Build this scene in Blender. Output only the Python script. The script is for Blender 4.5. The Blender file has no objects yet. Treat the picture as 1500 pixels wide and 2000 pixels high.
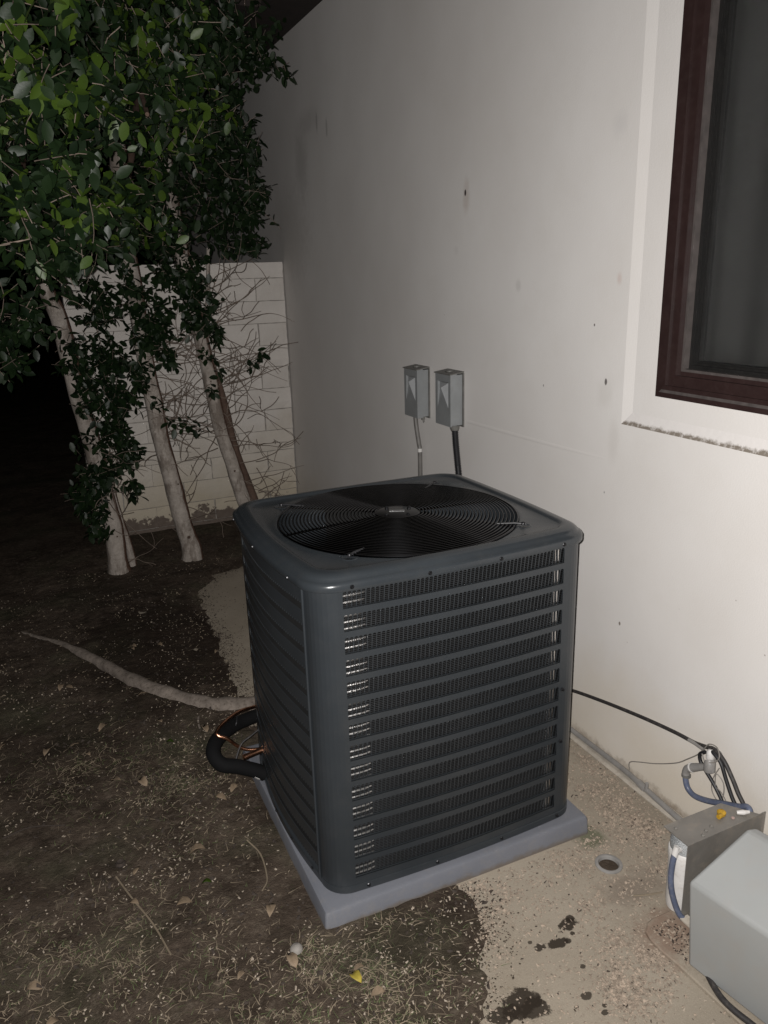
import bpy, bmesh, math, random
import numpy as np
from mathutils import Vector, Matrix
random.seed(7); rng = np.random.default_rng(7)
S = bpy.context.scene
COL = S.collection
PI = math.pi

# ------------------------------------------------------------------ camera
cd = bpy.data.cameras.new('camera'); cam = bpy.data.objects.new('camera', cd); COL.objects.link(cam); S.camera = cam
cd.sensor_fit = 'VERTICAL'; cd.sensor_height = 24.0; cd.lens = 1513.6*24/2000; cd.clip_end = 300; cd.clip_start = .02
yaw, pitch, roll = math.radians(24.197), math.radians(16.972), math.radians(-1.699)
fwd = Vector((math.sin(yaw)*math.cos(pitch), math.cos(yaw)*math.cos(pitch), -math.sin(pitch)))
rt = Vector((math.cos(yaw), -math.sin(yaw), 0)); up = rt.cross(fwd)
r2 = math.cos(roll)*rt + math.sin(roll)*up; u2 = -math.sin(roll)*rt + math.cos(roll)*up
cam.matrix_world = Matrix(((r2.x, u2.x, -fwd.x, 0), (r2.y, u2.y, -fwd.y, 0), (r2.z, u2.z, -fwd.z, 1.65), (0, 0, 0, 1)))
# ------------------------------------------------------------------ night sky
W = bpy.data.worlds.new('World'); S.world = W; W.use_nodes = True
wn = W.node_tree; bg = wn.nodes['Background']
sk = wn.nodes.new('ShaderNodeTexSky'); sk.sky_type = 'NISHITA'; sk.sun_disc = False
sk.sun_elevation = math.radians(-8); sk.sun_rotation = math.radians(150)
wn.links.new(sk.outputs[0], bg.inputs[0]); bg.inputs[1].default_value = 0.05
# ------------------------------------------------------------------ the flash that took the picture (the only lamp at night)
fl = bpy.data.lights.new('flash_lamp', 'SPOT'); fo = bpy.data.objects.new('flash_lamp', fl); COL.objects.link(fo)
fl.energy = 300; fl.shadow_soft_size = .006; fl.spot_size = math.radians(152); fl.spot_blend = 1.0; fl.color = (1.0, .972, .945)
m = cam.matrix_world.copy(); m.translation = cam.matrix_world @ Vector((-.018, .012, -.004)); fo.matrix_world = m
S.view_settings.view_transform = 'Standard'; S.view_settings.look = 'None'; S.view_settings.gamma = 1; S.view_settings.exposure = 0
S.view_settings.use_curve_mapping = False
S.render.engine = 'CYCLES'
S.render.resolution_x = 768; S.render.resolution_y = 1024
S.cycles.max_bounces = 6

# ------------------------------------------------------------------ materials
class NT:
    def __init__(s, name):
        s.m = bpy.data.materials.new(name); s.m.use_nodes = True; s.t = s.m.node_tree
        s.b = s.t.nodes['Principled BSDF']; s.tc = s.t.nodes.new('ShaderNodeTexCoord'); s.co = s.tc.outputs['Object']
    def n(s, ty, **k):
        x = s.t.nodes.new(ty)
        for a, v in k.items(): setattr(x, a, v)
        return x
    def l(s, a, b): s.t.links.new(a, b)
    def noise(s, scale, detail=4, rough=.55, co=None, stretch=None, dist=0):
        x = s.n('ShaderNodeTexNoise'); x.inputs['Scale'].default_value = scale; x.inputs['Detail'].default_value = detail
        x.inputs['Roughness'].default_value = rough; x.inputs['Distortion'].default_value = dist
        c = co or s.co
        if stretch:
            mp = s.n('ShaderNodeMapping'); mp.inputs['Scale'].default_value = stretch; s.l(c, mp.inputs[0]); c = mp.outputs[0]
        s.l(c, x.inputs['Vector']); return x.outputs['Fac']
    def ramp(s, f, a, b, ca=(0, 0, 0, 1), cb=(1, 1, 1, 1)):
        x = s.n('ShaderNodeValToRGB'); e = x.color_ramp.elements
        e[0].position = a; e[0].color = ca; e[1].position = b; e[1].color = cb; s.l(f, x.inputs[0]); return x.outputs[0]
    def mix(s, f, a, b, mode='MIX'):
        x = s.n('ShaderNodeMix', data_type='RGBA', blend_type=mode)
        for i, v in ((0, f), (6, a), (7, b)):
            if isinstance(v, (int, float)): x.inputs[i].default_value = v
            elif isinstance(v, (tuple, list)): x.inputs[i].default_value = tuple(v)+((1,) if len(v) == 3 else ())
            else: s.l(v, x.inputs[i])
        return x.outputs[2]
    def math(s, op, a, b=None, clamp=False):
        x = s.n('ShaderNodeMath', operation=op); x.use_clamp = clamp
        for i, v in ((0, a), (1, b)):
            if v is None: continue
            if isinstance(v, (int, float)): x.inputs[i].default_value = v
            else: s.l(v, x.inputs[i])
        return x.outputs[0]
    def blob(s, pos, rad, soft=.35, nz=None, amt=.5):
        """1 inside an ellipsoid at pos, ragged by noise nz"""
        mp = s.n('ShaderNodeMapping', vector_type='TEXTURE'); mp.inputs['Location'].default_value = pos; mp.inputs['Scale'].default_value = rad
        s.l(s.co, mp.inputs[0]); ln = s.n('ShaderNodeVectorMath', operation='LENGTH'); s.l(mp.outputs[0], ln.inputs[0]); d = ln.outputs['Value']
        if nz is not None: d = s.math('ADD', d, s.math('MULTIPLY', s.math('SUBTRACT', nz, .5), amt*4))
        r = s.n('ShaderNodeMapRange'); r.interpolation_type = 'SMOOTHSTEP'; s.l(d, r.inputs[0])
        r.inputs[1].default_value = 1+soft/2; r.inputs[2].default_value = 1-soft/2; return r.outputs[0]
    def bump(s, h, strength=.3, dist=.002, prev=None):
        x = s.n('ShaderNodeBump'); x.inputs['Strength'].default_value = strength; x.inputs['Distance'].default_value = dist
        s.l(h, x.inputs['Height'])
        if prev: s.l(prev, x.inputs['Normal'])
        return x.outputs[0]
    def done(s, col, rough=.6, metal=0, bump=None, spec=None, coat=None):
        if isinstance(col, (tuple, list)): s.b.inputs['Base Color'].default_value = tuple(col)+((1,) if len(col) == 3 else ())
        else: s.l(col, s.b.inputs['Base Color'])
        if isinstance(rough, (int, float)): s.b.inputs['Roughness'].default_value = rough
        else: s.l(rough, s.b.inputs['Roughness'])
        s.b.inputs['Metallic'].default_value = metal
        if bump: s.l(bump, s.b.inputs['Normal'])
        if spec is not None: s.b.inputs['Specular IOR Level'].default_value = spec
        if coat: s.b.inputs['Coat Weight'].default_value = coat; s.b.inputs['Coat Roughness'].default_value = .15
        return s.m
def simple(name, col, rough=.5, metal=0, var=.25, scale=12, bump=0, bscale=200, spec=None, rvar=.12, dust=None, coat=None):
    t = NT(name); n1 = t.noise(scale, 5); c2 = tuple(c*(1-var) for c in col)
    c = t.mix(t.ramp(n1, .3, .7), c2, col)
    if dust:
        n2 = t.noise(scale*3.3, 6, .7); c = t.mix(t.math('MULTIPLY', t.ramp(n2, .5, .75), dust[1]), c, dust[0])
    r = t.math('ADD', t.math('MULTIPLY', t.noise(scale*2, 4), rvar*2), rough-rvar)
    b = t.bump(t.noise(bscale, 3), bump, .002) if bump else None
    return t.done(c, r, metal, b, spec, coat)

MAT = {}
def wall_mat():
    t = NT('painted_stucco'); nz = t.noise(18, 6, .65); big = t.noise(1.1, 4, .5)
    c = t.mix(t.ramp(big, .35, .65), (.655, .625, .600), (.715, .690, .668))
    c = t.mix(t.math('MULTIPLY', t.ramp(t.noise(5, 6, .7), .45, .8), .25), c, (.60, .565, .52))
    # yellowed foot of the wall
    sx = t.n('ShaderNodeSeparateXYZ'); t.l(t.co, sx.inputs[0])
    zz = t.math('ADD', sx.outputs[2], t.math('MULTIPLY', t.math('SUBTRACT', t.noise(3, 5), .5), .5))
    c = t.mix(t.ramp(zz, .05, .42, (.8, .8, .8, 1), (0, 0, 0, 1)), c, (.60, .53, .43))
    zz2 = t.math('ADD', sx.outputs[2], t.math('MULTIPLY', t.math('SUBTRACT', t.noise(22, 6, .7), .5), .10))
    c = t.mix(t.ramp(zz2, .0, .035, (.85, .85, .85, 1), (0, 0, 0, 1)), c, (.26, .21, .16))
    x = 1.66
    for (y, z, ry, rz, col, k, so) in [(2.82, 1.935, .022, .055, (.46, .38, .33), .45, 1.3), (2.828, 1.95, .008, .013, (.03, .02, .02), .95, .4),
            (1.952, 1.307, .006, .010, (.06, .05, .05), .95, .5), (1.955, 1.27, .03, .04, (.52, .49, .45), .25, 1.4), (1.916, 1.62, .010, .016, (.55, .43, .39), .5, 1.4),
            (1.819, .526, .004, .006, (.15, .12, .1), .9, .5), (2.02, 1.48, .003, .004, (.1, .08, .08), .9, .5), (2.9, 1.74, .015, .015, (.55, .52, .5), .3, 1.5),
            (2.28, 1.26, .003, .004, (.2, .18, .18), .8, .5), (1.95, 2.05, .025, .03, (.56, .54, .53), .4, 1.5), (2.45, 1.6, .014, .02, (.52, .5, .48), .5, 1.2),
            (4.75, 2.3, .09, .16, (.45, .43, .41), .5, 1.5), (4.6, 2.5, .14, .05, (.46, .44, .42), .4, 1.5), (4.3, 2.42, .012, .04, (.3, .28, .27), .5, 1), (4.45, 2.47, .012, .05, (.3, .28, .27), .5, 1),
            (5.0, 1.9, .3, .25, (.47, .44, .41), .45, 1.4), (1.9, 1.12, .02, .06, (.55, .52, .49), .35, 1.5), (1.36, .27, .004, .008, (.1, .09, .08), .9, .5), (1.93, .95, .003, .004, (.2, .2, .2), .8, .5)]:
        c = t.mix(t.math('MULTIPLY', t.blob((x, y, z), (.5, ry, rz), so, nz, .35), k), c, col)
    # sparse specks
    vor = t.n('ShaderNodeTexVoronoi'); vor.inputs['Scale'].default_value = 14; t.l(t.co, vor.inputs['Vector'])
    sp = t.ramp(vor.outputs['Distance'], .02, .045, (1, 1, 1, 1), (0, 0, 0, 1))
    c = t.mix(t.math('MULTIPLY', sp, t.ramp(t.noise(4, 2), .52, .60)), c, (.34, .30, .27))
    b = t.bump(t.noise(1.1, 2), .5, .018); b = t.bump(t.noise(7, 3), .22, .003, b); b = t.bump(t.noise(220, 3), .4, .0012, b)
    return t.done(c, .82, 0, b, .25)
MAT['stucco'] = wall_mat()
def ledge_mat():
    t = NT('dusty_stucco'); n1 = t.noise(30, 6, .7)
    sx = t.n('ShaderNodeSeparateXYZ'); t.l(t.co, sx.inputs[0])
    z = t.math('ADD', t.math('SUBTRACT', sx.outputs[2], 1.186), t.math('MULTIPLY', t.math('SUBTRACT', t.noise(30, 7, .75), .5), .036))
    k = t.math('MULTIPLY', t.ramp(z, .008, .014, (1, 1, 1, 1), (0, 0, 0, 1)), t.ramp(t.noise(90, 5, .7), .25, .5))
    c = t.mix(k, (.69, .66, .64), (.20, .17, .14))
    return t.done(c, .85, 0, t.bump(n1, .4, .004))
MAT['ledge'] = ledge_mat()
def slab_mat():
    t = NT('dusty_concrete'); nz = t.noise(24, 7, .7)
    c = t.mix(t.ramp(t.noise(3, 5, .6), .3, .7), (.250, .213, .166), (.325, .282, .226))
    c = t.mix(t.math('MULTIPLY', t.ramp(t.noise(260, 3, .7), .5, .75), .5), c, (.40, .345, .28))
    c = t.mix(t.math('MULTIPLY', t.ramp(t.noise(70, 5, .7), .56, .72), .5), c, (.17, .135, .10))
    for (x, y, rx, ry, k) in [(1.085, 1.305, .026, .018, .93), (1.10, 1.318, .012, .012, .9), (1.021, 1.268, .035, .015, .93), (.975, 1.277, .018, .012, .9), (1.05, 1.262, .012, .009, .9), (1.075, 1.275, .007, .006, .9),
            (.84, 1.165, .05, .035, .93), (.785, 1.158, .045, .022, .9), (.86, 1.14, .03, .03, .9), (.99, 1.114, .014, .009, .85), (1.035, 1.183, .007, .006, .85), (1.0, 1.06, .010, .007, .85), (1.012, 1.075, .007, .006, .85), (.96, 1.30, .006, .005, .8), (1.14, 1.33, .006, .005, .8), (.95, 1.1, .006, .005, .8)]:
        c = t.mix(t.math('MULTIPLY', t.blob((x, y, 0), (rx, ry, .2), .22, nz, .55), k), c, (.022, .016, .011))
    c = t.mix(t.math('MULTIPLY', t.blob((1.345, 1.555, 0), (.045, .055, .2), .9, nz, .6), .75), c, (.085, .095, .055))
    c = t.mix(t.math('MULTIPLY', t.blob((1.32, 1.33, 0), (.09, .05, .2), 1.3, nz, .7), .55), c, (.16, .125, .10))
    c = t.mix(t.math('MULTIPLY', t.blob((1.3, 1.16, 0), (.09, .07, .2), 1.0, nz, .7), .65), c, (.20, .125, .09))
    # damp soil stain bordering the earth
    b = t.bump(t.noise(6, 4), .4, .01); b = t.bump(t.noise(240, 4, .7), .55, .002, b)
    return t.done(c, .85, 0, b, .2)
MAT['slab'] = slab_mat()
def soil_mat():
    t = NT('damp_soil')
    c = t.mix(t.ramp(t.noise(7, 7, .65), .35, .65), (.036, .026, .0185), (.086, .065, .049))
    c = t.mix(t.math('MULTIPLY', t.ramp(t.noise(38, 6, .7), .52, .72), .6), c, (.17, .137, .106))
    c = t.mix(t.math('MULTIPLY', t.ramp(t.noise(2.2, 4, .6), .5, .68), .45), c, (.066, .072, .042))
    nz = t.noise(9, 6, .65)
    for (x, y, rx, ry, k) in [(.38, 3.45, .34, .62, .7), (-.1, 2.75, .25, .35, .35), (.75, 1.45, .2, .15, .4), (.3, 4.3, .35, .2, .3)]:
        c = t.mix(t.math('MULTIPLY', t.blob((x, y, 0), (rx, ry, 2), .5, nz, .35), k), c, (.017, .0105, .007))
    b = t.bump(t.noise(30, 6, .7), .9, .014); b = t.bump(t.noise(180, 4, .7), .8, .004, b)
    return t.done(c, .9, 0, b, .15)
MAT['soil'] = soil_mat()
def block_mat(name, bare):
    t = NT(name); nz = t.noise(11, 7, .7)
    c = t.mix(t.ramp(t.noise(4, 5), .3, .7), (.56, .52, .48), (.68, .64, .60))
    sx = t.n('ShaderNodeSeparateXYZ'); t.l(t.n('ShaderNodeNewGeometry').outputs['Position'], sx.inputs[0])
    geo = t.n('ShaderNodeNewGeometry'); wn_ = t.noise(9, 7, .72, co=geo.outputs['Position'])
    z = t.math('ADD', sx.outputs[2], t.math('MULTIPLY', t.math('SUBTRACT', wn_, .5), .42))
    c = t.mix(t.ramp(t.math('ADD', sx.outputs[2], t.math('MULTIPLY', t.math('SUBTRACT', t.noise(4, 5, co=geo.outputs['Position']), .5), .6)), .2, .75, (.7, .7, .7, 1), (0, 0, 0, 1)), c, (.47, .40, .28))
    peel = t.ramp(z, bare, bare+.012, (1, 1, 1, 1), (0, 0, 0, 1))
    c = t.mix(peel, c, t.mix(t.noise(30, 5), (.10, .075, .06), (.19, .155, .13)))
    b = t.bump(t.noise(5, 4), .4, .01); b = t.bump(t.noise(90, 5, .7), .6, .003, b); b = t.bump(peel, -.5, .003, b)
    return t.done(c, .85, 0, b, .25)
MAT['block'] = block_mat('whitewashed_block', .115)
MAT['mortar'] = simple('painted_mortar', (.42, .39, .355), .9, var=.5, scale=30, bump=.5)
def bark_mat():
    t = NT('whitewashed_bark'); geo = t.n('ShaderNodeNewGeometry')
    nz = t.noise(14, 7, .7, stretch=(1, 1, .35))
    c = t.mix(t.ramp(t.noise(20, 6, .7), .3, .7), (.27, .235, .205), (.47, .42, .375))
    c = t.mix(t.math('MULTIPLY', t.ramp(nz, .49, .58), .8), c, (.17, .14, .118))
    rg = t.noise(60, 4, .6, stretch=(.25, .25, 3)); c = t.mix(t.math('MULTIPLY', t.ramp(rg, .6, .7), .55), c, (.16, .13, .11))
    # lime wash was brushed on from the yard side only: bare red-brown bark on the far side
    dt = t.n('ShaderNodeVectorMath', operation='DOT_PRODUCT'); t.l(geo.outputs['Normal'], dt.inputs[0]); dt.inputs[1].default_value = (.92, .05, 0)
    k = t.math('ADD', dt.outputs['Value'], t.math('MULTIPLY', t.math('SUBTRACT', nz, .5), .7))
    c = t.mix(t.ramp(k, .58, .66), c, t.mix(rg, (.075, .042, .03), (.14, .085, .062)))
    b = t.bump(nz, .9, .010); b = t.bump(rg, .7, .004, b); b = t.bump(t.noise(120, 4, .7), .5, .002, b)
    return t.done(c, .9, 0, b, .12)
MAT['bark'] = bark_mat()
MAT['brown_bark'] = simple('bare_brown_bark', (.13, .085, .065), .85, var=.5, scale=20, bump=.8, bscale=60, spec=.2)
MAT['twig'] = simple('dry_twig_bark', (.21, .165, .135), .85, var=.4, scale=20, bump=.4, spec=.2)
MAT['root'] = simple('pale_root_bark', (.27, .228, .195), .9, var=.5, scale=22, bump=1, bscale=45, spec=.1, dust=((.055, .042, .032), .85))
def leaf_mat(name, a, b_, young=0):
    t = NT(name); geo = t.n('ShaderNodeNewGeometry')
    c = t.mix(geo.outputs['Random Per Island'], a, b_)
    oi = t.n('ShaderNodeObjectInfo'); c = t.mix(t.math('MULTIPLY', oi.outputs['Random'], .35), c, b_)
    t.done(c, .46, 0, t.bump(t.noise(60, 3), .3, .002), .42)
    # leaf tissue lets a little light through
    tr = t.n('ShaderNodeBsdfTranslucent'); t.l(c, tr.inputs[0]); mx = t.n('ShaderNodeMixShader'); mx.inputs[0].default_value = .25
    out = t.t.nodes['Material Output']; t.l(t.b.outputs[0], mx.inputs[1]); t.l(tr.outputs[0], mx.inputs[2]); t.l(mx.outputs[0], out.inputs[0])
    return t.m
MAT['leaf'] = leaf_mat('dark_fig_leaf', (.0045, .0125, .0045), (.0150, .031, .0095))
MAT['young'] = leaf_mat('young_fig_leaf', (.017, .042, .006), (.062, .102, .012))
MAT['dryleaf'] = simple('dry_leaf', (.26, .19, .125), .75, var=.5, scale=30, bump=.3)
MAT['yellow'] = simple('yellow_leaf', (.42, .33, .05), .6, var=.5, scale=30)
MAT['petal'] = simple('pale_petal', (.37, .31, .245), .8, var=.3, scale=50)
MAT['crumb'] = simple('bark_crumb', (.42, .335, .26), .85, var=.65, scale=90)
MAT['darkcrumb'] = simple('dark_chip', (.045, .032, .024), .85, var=.5, scale=90)
MAT['grass'] = simple('sparse_grass', (.095, .125, .045), .7, var=.5, scale=6)
MAT['straw'] = simple('dead_grass', (.27, .215, .15), .75, var=.5, scale=6)
MAT['steel'] = simple('slate_grey_paint', (.0265, .0305, .0345), .34, 0, .14, 5, .10, 300, dust=((.045, .045, .045), .22), rvar=.07)
MAT['steel_lid'] = simple('slate_grey_lid_paint', (.0290, .0335, .0380), .24, 0, .14, 6, .07, 200, dust=((.05, .05, .048), .25), rvar=.07)
MAT['black'] = simple('black_gloss_wire', (.040, .040, .043), .18, 1, .2, 10, rvar=.02)
MAT['blackmatte'] = simple('black_shade', (.0018, .0018, .0018), .8, 0, .2, 10)
MAT['rubber'] = simple('black_foam_insulation', (.0055, .0055, .006), .85, 0, .3, 25, .3, 90, spec=.15)
MAT['darkplastic'] = simple('dark_plastic', (.018, .018, .02), .45, 0, .3, 25)
MAT['copper'] = simple('copper_tube', (.72, .36, .22), .28, 1, .35, 20, rvar=.08)
MAT['tube'] = simple('bright_aluminium', (.78, .76, .74), .30, 1, .2, 30)
MAT['screw'] = simple('dark_screw', (.02, .02, .022), .35, .6, .2, 30)
def fin_mat():
    t = NT('aluminium_fins'); w = t.n('ShaderNodeTexWave', wave_type='BANDS', bands_direction='Z'); w.inputs['Scale'].default_value = 62
    w.inputs['Distortion'].default_value = .25; w.inputs['Detail'].default_value = 1; t.l(t.co, w.inputs[0])
    c = t.mix(t.ramp(w.outputs['Fac'], .25, .75), (.003, .003, .0032), (.088, .091, .096))
    c = t.mix(t.math('MULTIPLY', t.ramp(t.noise(11, 5), .4, .7), .5), c, (.022, .023, .024))
    return t.done(c, .36, .75, t.bump(w.outputs['Fac'], .8, .003))
MAT['fins'] = fin_mat()
def pad_mat():
    t = NT('blue_grey_plastic_pad'); sx = t.n('ShaderNodeSeparateXYZ'); t.l(t.co, sx.inputs[0])
    c = t.mix(t.ramp(t.noise(7, 5), .3, .7), (.130, .136, .156), (.152, .158, .180))
    c = t.mix(t.math('MULTIPLY', t.ramp(t.noise(26, 6, .7), .5, .75), .35), c, (.22, .20, .18))
    z = t.math('ADD', sx.outputs[2], t.math('MULTIPLY', t.math('SUBTRACT', t.noise(16, 6, .7), .5), .045))
    c = t.mix(t.ramp(z, .004, .018, (.75, .75, .75, 1), (0, 0, 0, 1)), c, (.12, .095, .07))
    sc = t.noise(14, 5, .8, stretch=(.4, .4, 6)); c = t.mix(t.math('MULTIPLY', t.ramp(sc, .62, .68), .3), c, (.26, .26, .28))
    b = t.bump(t.noise(120, 4), .4, .0015); b = t.bump(t.noise(5, 3), .3, .004, b)
    return t.done(c, .55, 0, b)
MAT['pad'] = pad_mat()
MAT['pad_plain'] = simple('blue_grey_plastic_pad', (.165, .170, .200), .55, 0, .14, 7, .25, 120, dust=((.22, .20, .19), .35))
MAT['boxgrey'] = simple('grey_enamel', (.25, .26, .265), .38, 0, .15, 14, .1, 120, dust=((.18, .17, .155), .3))
MAT['boxdark'] = simple('weathered_grey_enamel', (.155, .15, .14), .5, 0, .35, 30, .1, 120)
MAT['conduit'] = simple('grey_conduit', (.17, .16, .15), .5, 0, .3, 30)
MAT['blackconduit'] = simple('black_corrugated_conduit', (.014, .014, .016), .5, 0, .3, 30)
MAT['whiteplastic'] = simple('white_plastic', (.66, .64, .62), .4, 0, .15, 20, dust=((.35, .3, .25), .5))
MAT['greyplastic'] = simple('grey_plastic', (.26, .25, .24), .45, 0, .3, 20, dust=((.35, .31, .27), .4))
MAT['bluehose'] = simple('blue_grey_hose', (.105, .125, .19), .45, 0, .3, 25, dust=((.28, .26, .24), .4))
MAT['cable'] = simple('black_cable', (.030, .027, .027), .6, 0, .4, 25, dust=((.16, .14, .12), .4))
MAT['wire'] = simple('grey_wire', (.24, .22, .20), .6, 0, .3, 25)
MAT['bracket'] = simple('galvanised_steel', (.24, .225, .205), .48, .35, .35, 9, .15, 90, dust=((.30, .26, .215), .6))
MAT['cover'] = simple('grey_cover_paint', (.305, .312, .308), .42, 0, .10, 3, .12, 50, dust=((.30, .27, .24), .35))
MAT['cream'] = simple('cream_paint', (.52, .47, .40), .6, 0, .3, 20, dust=((.25, .18, .13), .5))
MAT['frame'] = simple('brown_aluminium', (.030, .0165, .0155), .40, 0, .25, 18, .1, 150, dust=((.05, .035, .032), .3))
MAT['gasket'] = simple('grey_gasket', (.085, .072, .068), .6, 0, .4, 40)
MAT['frameinner'] = simple('dusty_black_frame', (.007, .0065, .006), .6, 0, .5, 40, dust=((.022, .02, .018), .5))
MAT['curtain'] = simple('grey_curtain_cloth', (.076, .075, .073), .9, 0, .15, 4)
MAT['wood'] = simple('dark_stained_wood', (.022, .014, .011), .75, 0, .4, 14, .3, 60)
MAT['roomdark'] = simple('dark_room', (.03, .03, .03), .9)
def glass_mat():
    t = NT('dusty_glass'); c = t.mix(t.ramp(t.noise(120, 3, .8), .66, .74), (.87, .87, .87), (.5, .5, .5))
    t.done(c, .04, 0); t.b.inputs['Transmission Weight'].default_value = 1; t.b.inputs['IOR'].default_value = 1.45
    df = t.n('ShaderNodeBsdfDiffuse'); df.inputs[0].default_value = (.22, .23, .22, 1)
    mx = t.n('ShaderNodeMixShader'); vor = t.n('ShaderNodeTexVoronoi'); vor.inputs['Scale'].default_value = 55; t.l(t.co, vor.inputs[0])
    k = t.math('ADD', t.math('MULTIPLY', t.ramp(vor.outputs['Distance'], .04, .09, (1, 1, 1, 1), (0, 0, 0, 1)), t.ramp(t.noise(9, 3), .5, .65)), .04)
    t.l(k, mx.inputs[0]); out = t.t.nodes['Material Output']; t.l(t.b.outputs[0], mx.inputs[1]); t.l(df.outputs[0], mx.inputs[2]); t.l(mx.outputs[0], out.inputs[0])
    return t.m
MAT['glass'] = glass_mat()
def clear_mat():
    t = NT('cloudy_clear_plastic'); t.done((.75, .78, .8), .18, 0); t.b.inputs['Transmission Weight'].default_value = .75; return t.m
MAT['clear'] = clear_mat()

# ------------------------------------------------------------------ mesh helpers
class MB:
    def __init__(s): s.v = []; s.f = []
    def add(s, vs, fs):
        o = len(s.v); s.v += [tuple(v) for v in vs]; s.f += [tuple(i+o for i in f) for f in fs]
    def quad(s, a, b, c, d): s.add([a, b, c, d], [(0, 1, 2, 3)])
    def box(s, x0, x1, y0, y1, z0, z1):
        s.add([(x0, y0, z0), (x1, y0, z0), (x1, y1, z0), (x0, y1, z0), (x0, y0, z1), (x1, y0, z1), (x1, y1, z1), (x0, y1, z1)],
              [(3, 2, 1, 0), (4, 5, 6, 7), (0, 1, 5, 4), (1, 2, 6, 5), (2, 3, 7, 6), (3, 0, 4, 7)])
    def loft(s, rings, close=True, cap0=False, cap1=False):
        o = len(s.v); n = len(rings[0])
        for r in rings: s.v += [tuple(p) for p in r]
        for i in range(len(rings)-1):
            for j in range(n if close else n-1):
                k = (j+1) % n; s.f.append((o+i*n+j, o+i*n+k, o+(i+1)*n+k, o+(i+1)*n+j))
        if cap0: s.f.append(tuple(o+j for j in range(n))[::-1])
        if cap1: s.f.append(tuple(o+(len(rings)-1)*n+j for j in range(n)))
    def tube(s, pts, r, n=8, caps=True):
        """r: number or list"""
        P = [Vector(p) for p in pts]; R = r if isinstance(r, (list, tuple)) else [r]*len(P); rings = []
        t0 = (P[1]-P[0]).normalized(); ref = Vector((0, 0, 1)) if abs(t0.z) < .9 else Vector((1, 0, 0))
        u = t0.cross(ref).normalized()
        for i, p in enumerate(P):
            t = (P[min(i+1, len(P)-1)]-P[max(i-1, 0)]).normalized()
            u = (u-t*u.dot(t)).normalized(); w = t.cross(u)
            rings.append([p+(u*math.cos(2*PI*k/n)+w*math.sin(2*PI*k/n))*R[i] for k in range(n)])
        s.loft(rings, True, caps, caps)
    def lathe(s, c, prof, n=24, axis='Z'):
        rings = []
        for r, h in prof:
            ring = []
            for k in range(n):
                a = 2*PI*k/n; x, y = r*math.cos(a), r*math.sin(a)
                ring.append((c[0]+x, c[1]+y, c[2]+h) if axis == 'Z' else ((c[0]+h, c[1]+x, c[2]+y) if axis == 'X' else (c[0]+x, c[1]+h, c[2]+y)))
            rings.append(ring)
        s.loft(rings, True, prof[0][0] > 1e-4, prof[-1][0] > 1e-4)
    def mesh(s, name, m, smooth=False):
        me = bpy.data.meshes.new(name); me.from_pydata(s.v, [], s.f); me.materials.append(m)
        if smooth: me.polygons.foreach_set('use_smooth', [True]*len(me.polygons))
        me.update(); return me
    def build(s, name, m, parent=None, smooth=False, bevel=0, auto=None, solid=0):
        me = s.mesh(name, m, smooth); o = bpy.data.objects.new(name, me); COL.objects.link(o)
        if parent:
            o.parent = parent; o.matrix_parent_inverse = Matrix.Translation(-parent.location)
            o.matrix_parent_inverse = Matrix.Identity(4); o.location = -Vector(parent_world(parent))
        if solid: md = o.modifiers.new('thick', 'SOLIDIFY'); md.thickness = solid; md.offset = -1
        if bevel: md = o.modifiers.new('bevel', 'BEVEL'); md.width = bevel; md.segments = 2; md.limit_method = 'ANGLE'
        if auto or smooth and auto is None:
            try:
                me.polygons.foreach_set('use_smooth', [True]*len(me.polygons)); me.set_sharp_from_angle(angle=math.radians(auto or 40))
            except Exception: pass
        return o
def parent_world(p):
    v = Vector(p.location)
    while p.parent: p = p.parent; v += Vector(p.location)
    return v
def tag(o, label=None, cat=None, group=None, kind=None):
    for k, v in (('label', label), ('category', cat), ('group', group), ('kind', kind)):
        if v: o[k] = v
    return o
def thing(name, loc, label, cat, group=None):
    o = bpy.data.objects.new(name, None); o.empty_display_size = .1; COL.objects.link(o); o.location = loc; return tag(o, label, cat, group)
def smooth_path(pts, k=5):
    P = [Vector(p) for p in pts]; P = [2*P[0]-P[1]]+P+[2*P[-1]-P[-2]]; out = []
    for i in range(1, len(P)-2):
        for j in range(k):
            t = j/k; a, b, c, d = P[i-1:i+3]
            out.append(.5*((2*b)+(c-a)*t+(2*a-5*b+4*c-d)*t*t+(3*b-a-3*c+d)*t**3))
    out.append(P[-2]); return out
def rod(name, pts, r, m, parent=None, k=5, n=10, sm=True):
    b = MB(); b.tube(smooth_path(pts, k) if k > 1 else pts, r, n); return b.build(name, m, parent, True, auto=50)

WX = 1.66           # face of the house wall
# ================================================================== SETTING
# ---- earth far out
b = MB(); b.quad((-60, -40, -.03), (60, -40, -.03), (60, 90, -.03), (-60, 90, -.03))
tag(b.build('ground', MAT['soil']), kind='structure')
# ---- concrete slab with the drain hole
DC = (1.322, 1.428); DR = .036
b = MB(); xs = [.2, DC[0]-.1, DC[0]+.1, WX+.02]; ys = [-1.5, DC[1]-.1, DC[1]+.1, 5.2]
for i in range(3):
    for j in range(3):
        if i == 1 and j == 1: continue
        b.quad((xs[i], ys[j], 0), (xs[i+1], ys[j], 0), (xs[i+1], ys[j+1], 0), (xs[i], ys[j+1], 0))
N = 32; sq = []; ci = []
for k in range(N):
    a = 2*PI*k/N; c, s_ = math.cos(a), math.sin(a); q = .1/max(abs(c), abs(s_))
    sq.append((DC[0]+c*q, DC[1]+s_*q, 0)); ci.append((DC[0]+c*DR, DC[1]+s_*DR, 0))
b.loft([sq, ci])
tag(b.build('concrete_slab', MAT['slab']), kind='structure')
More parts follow.
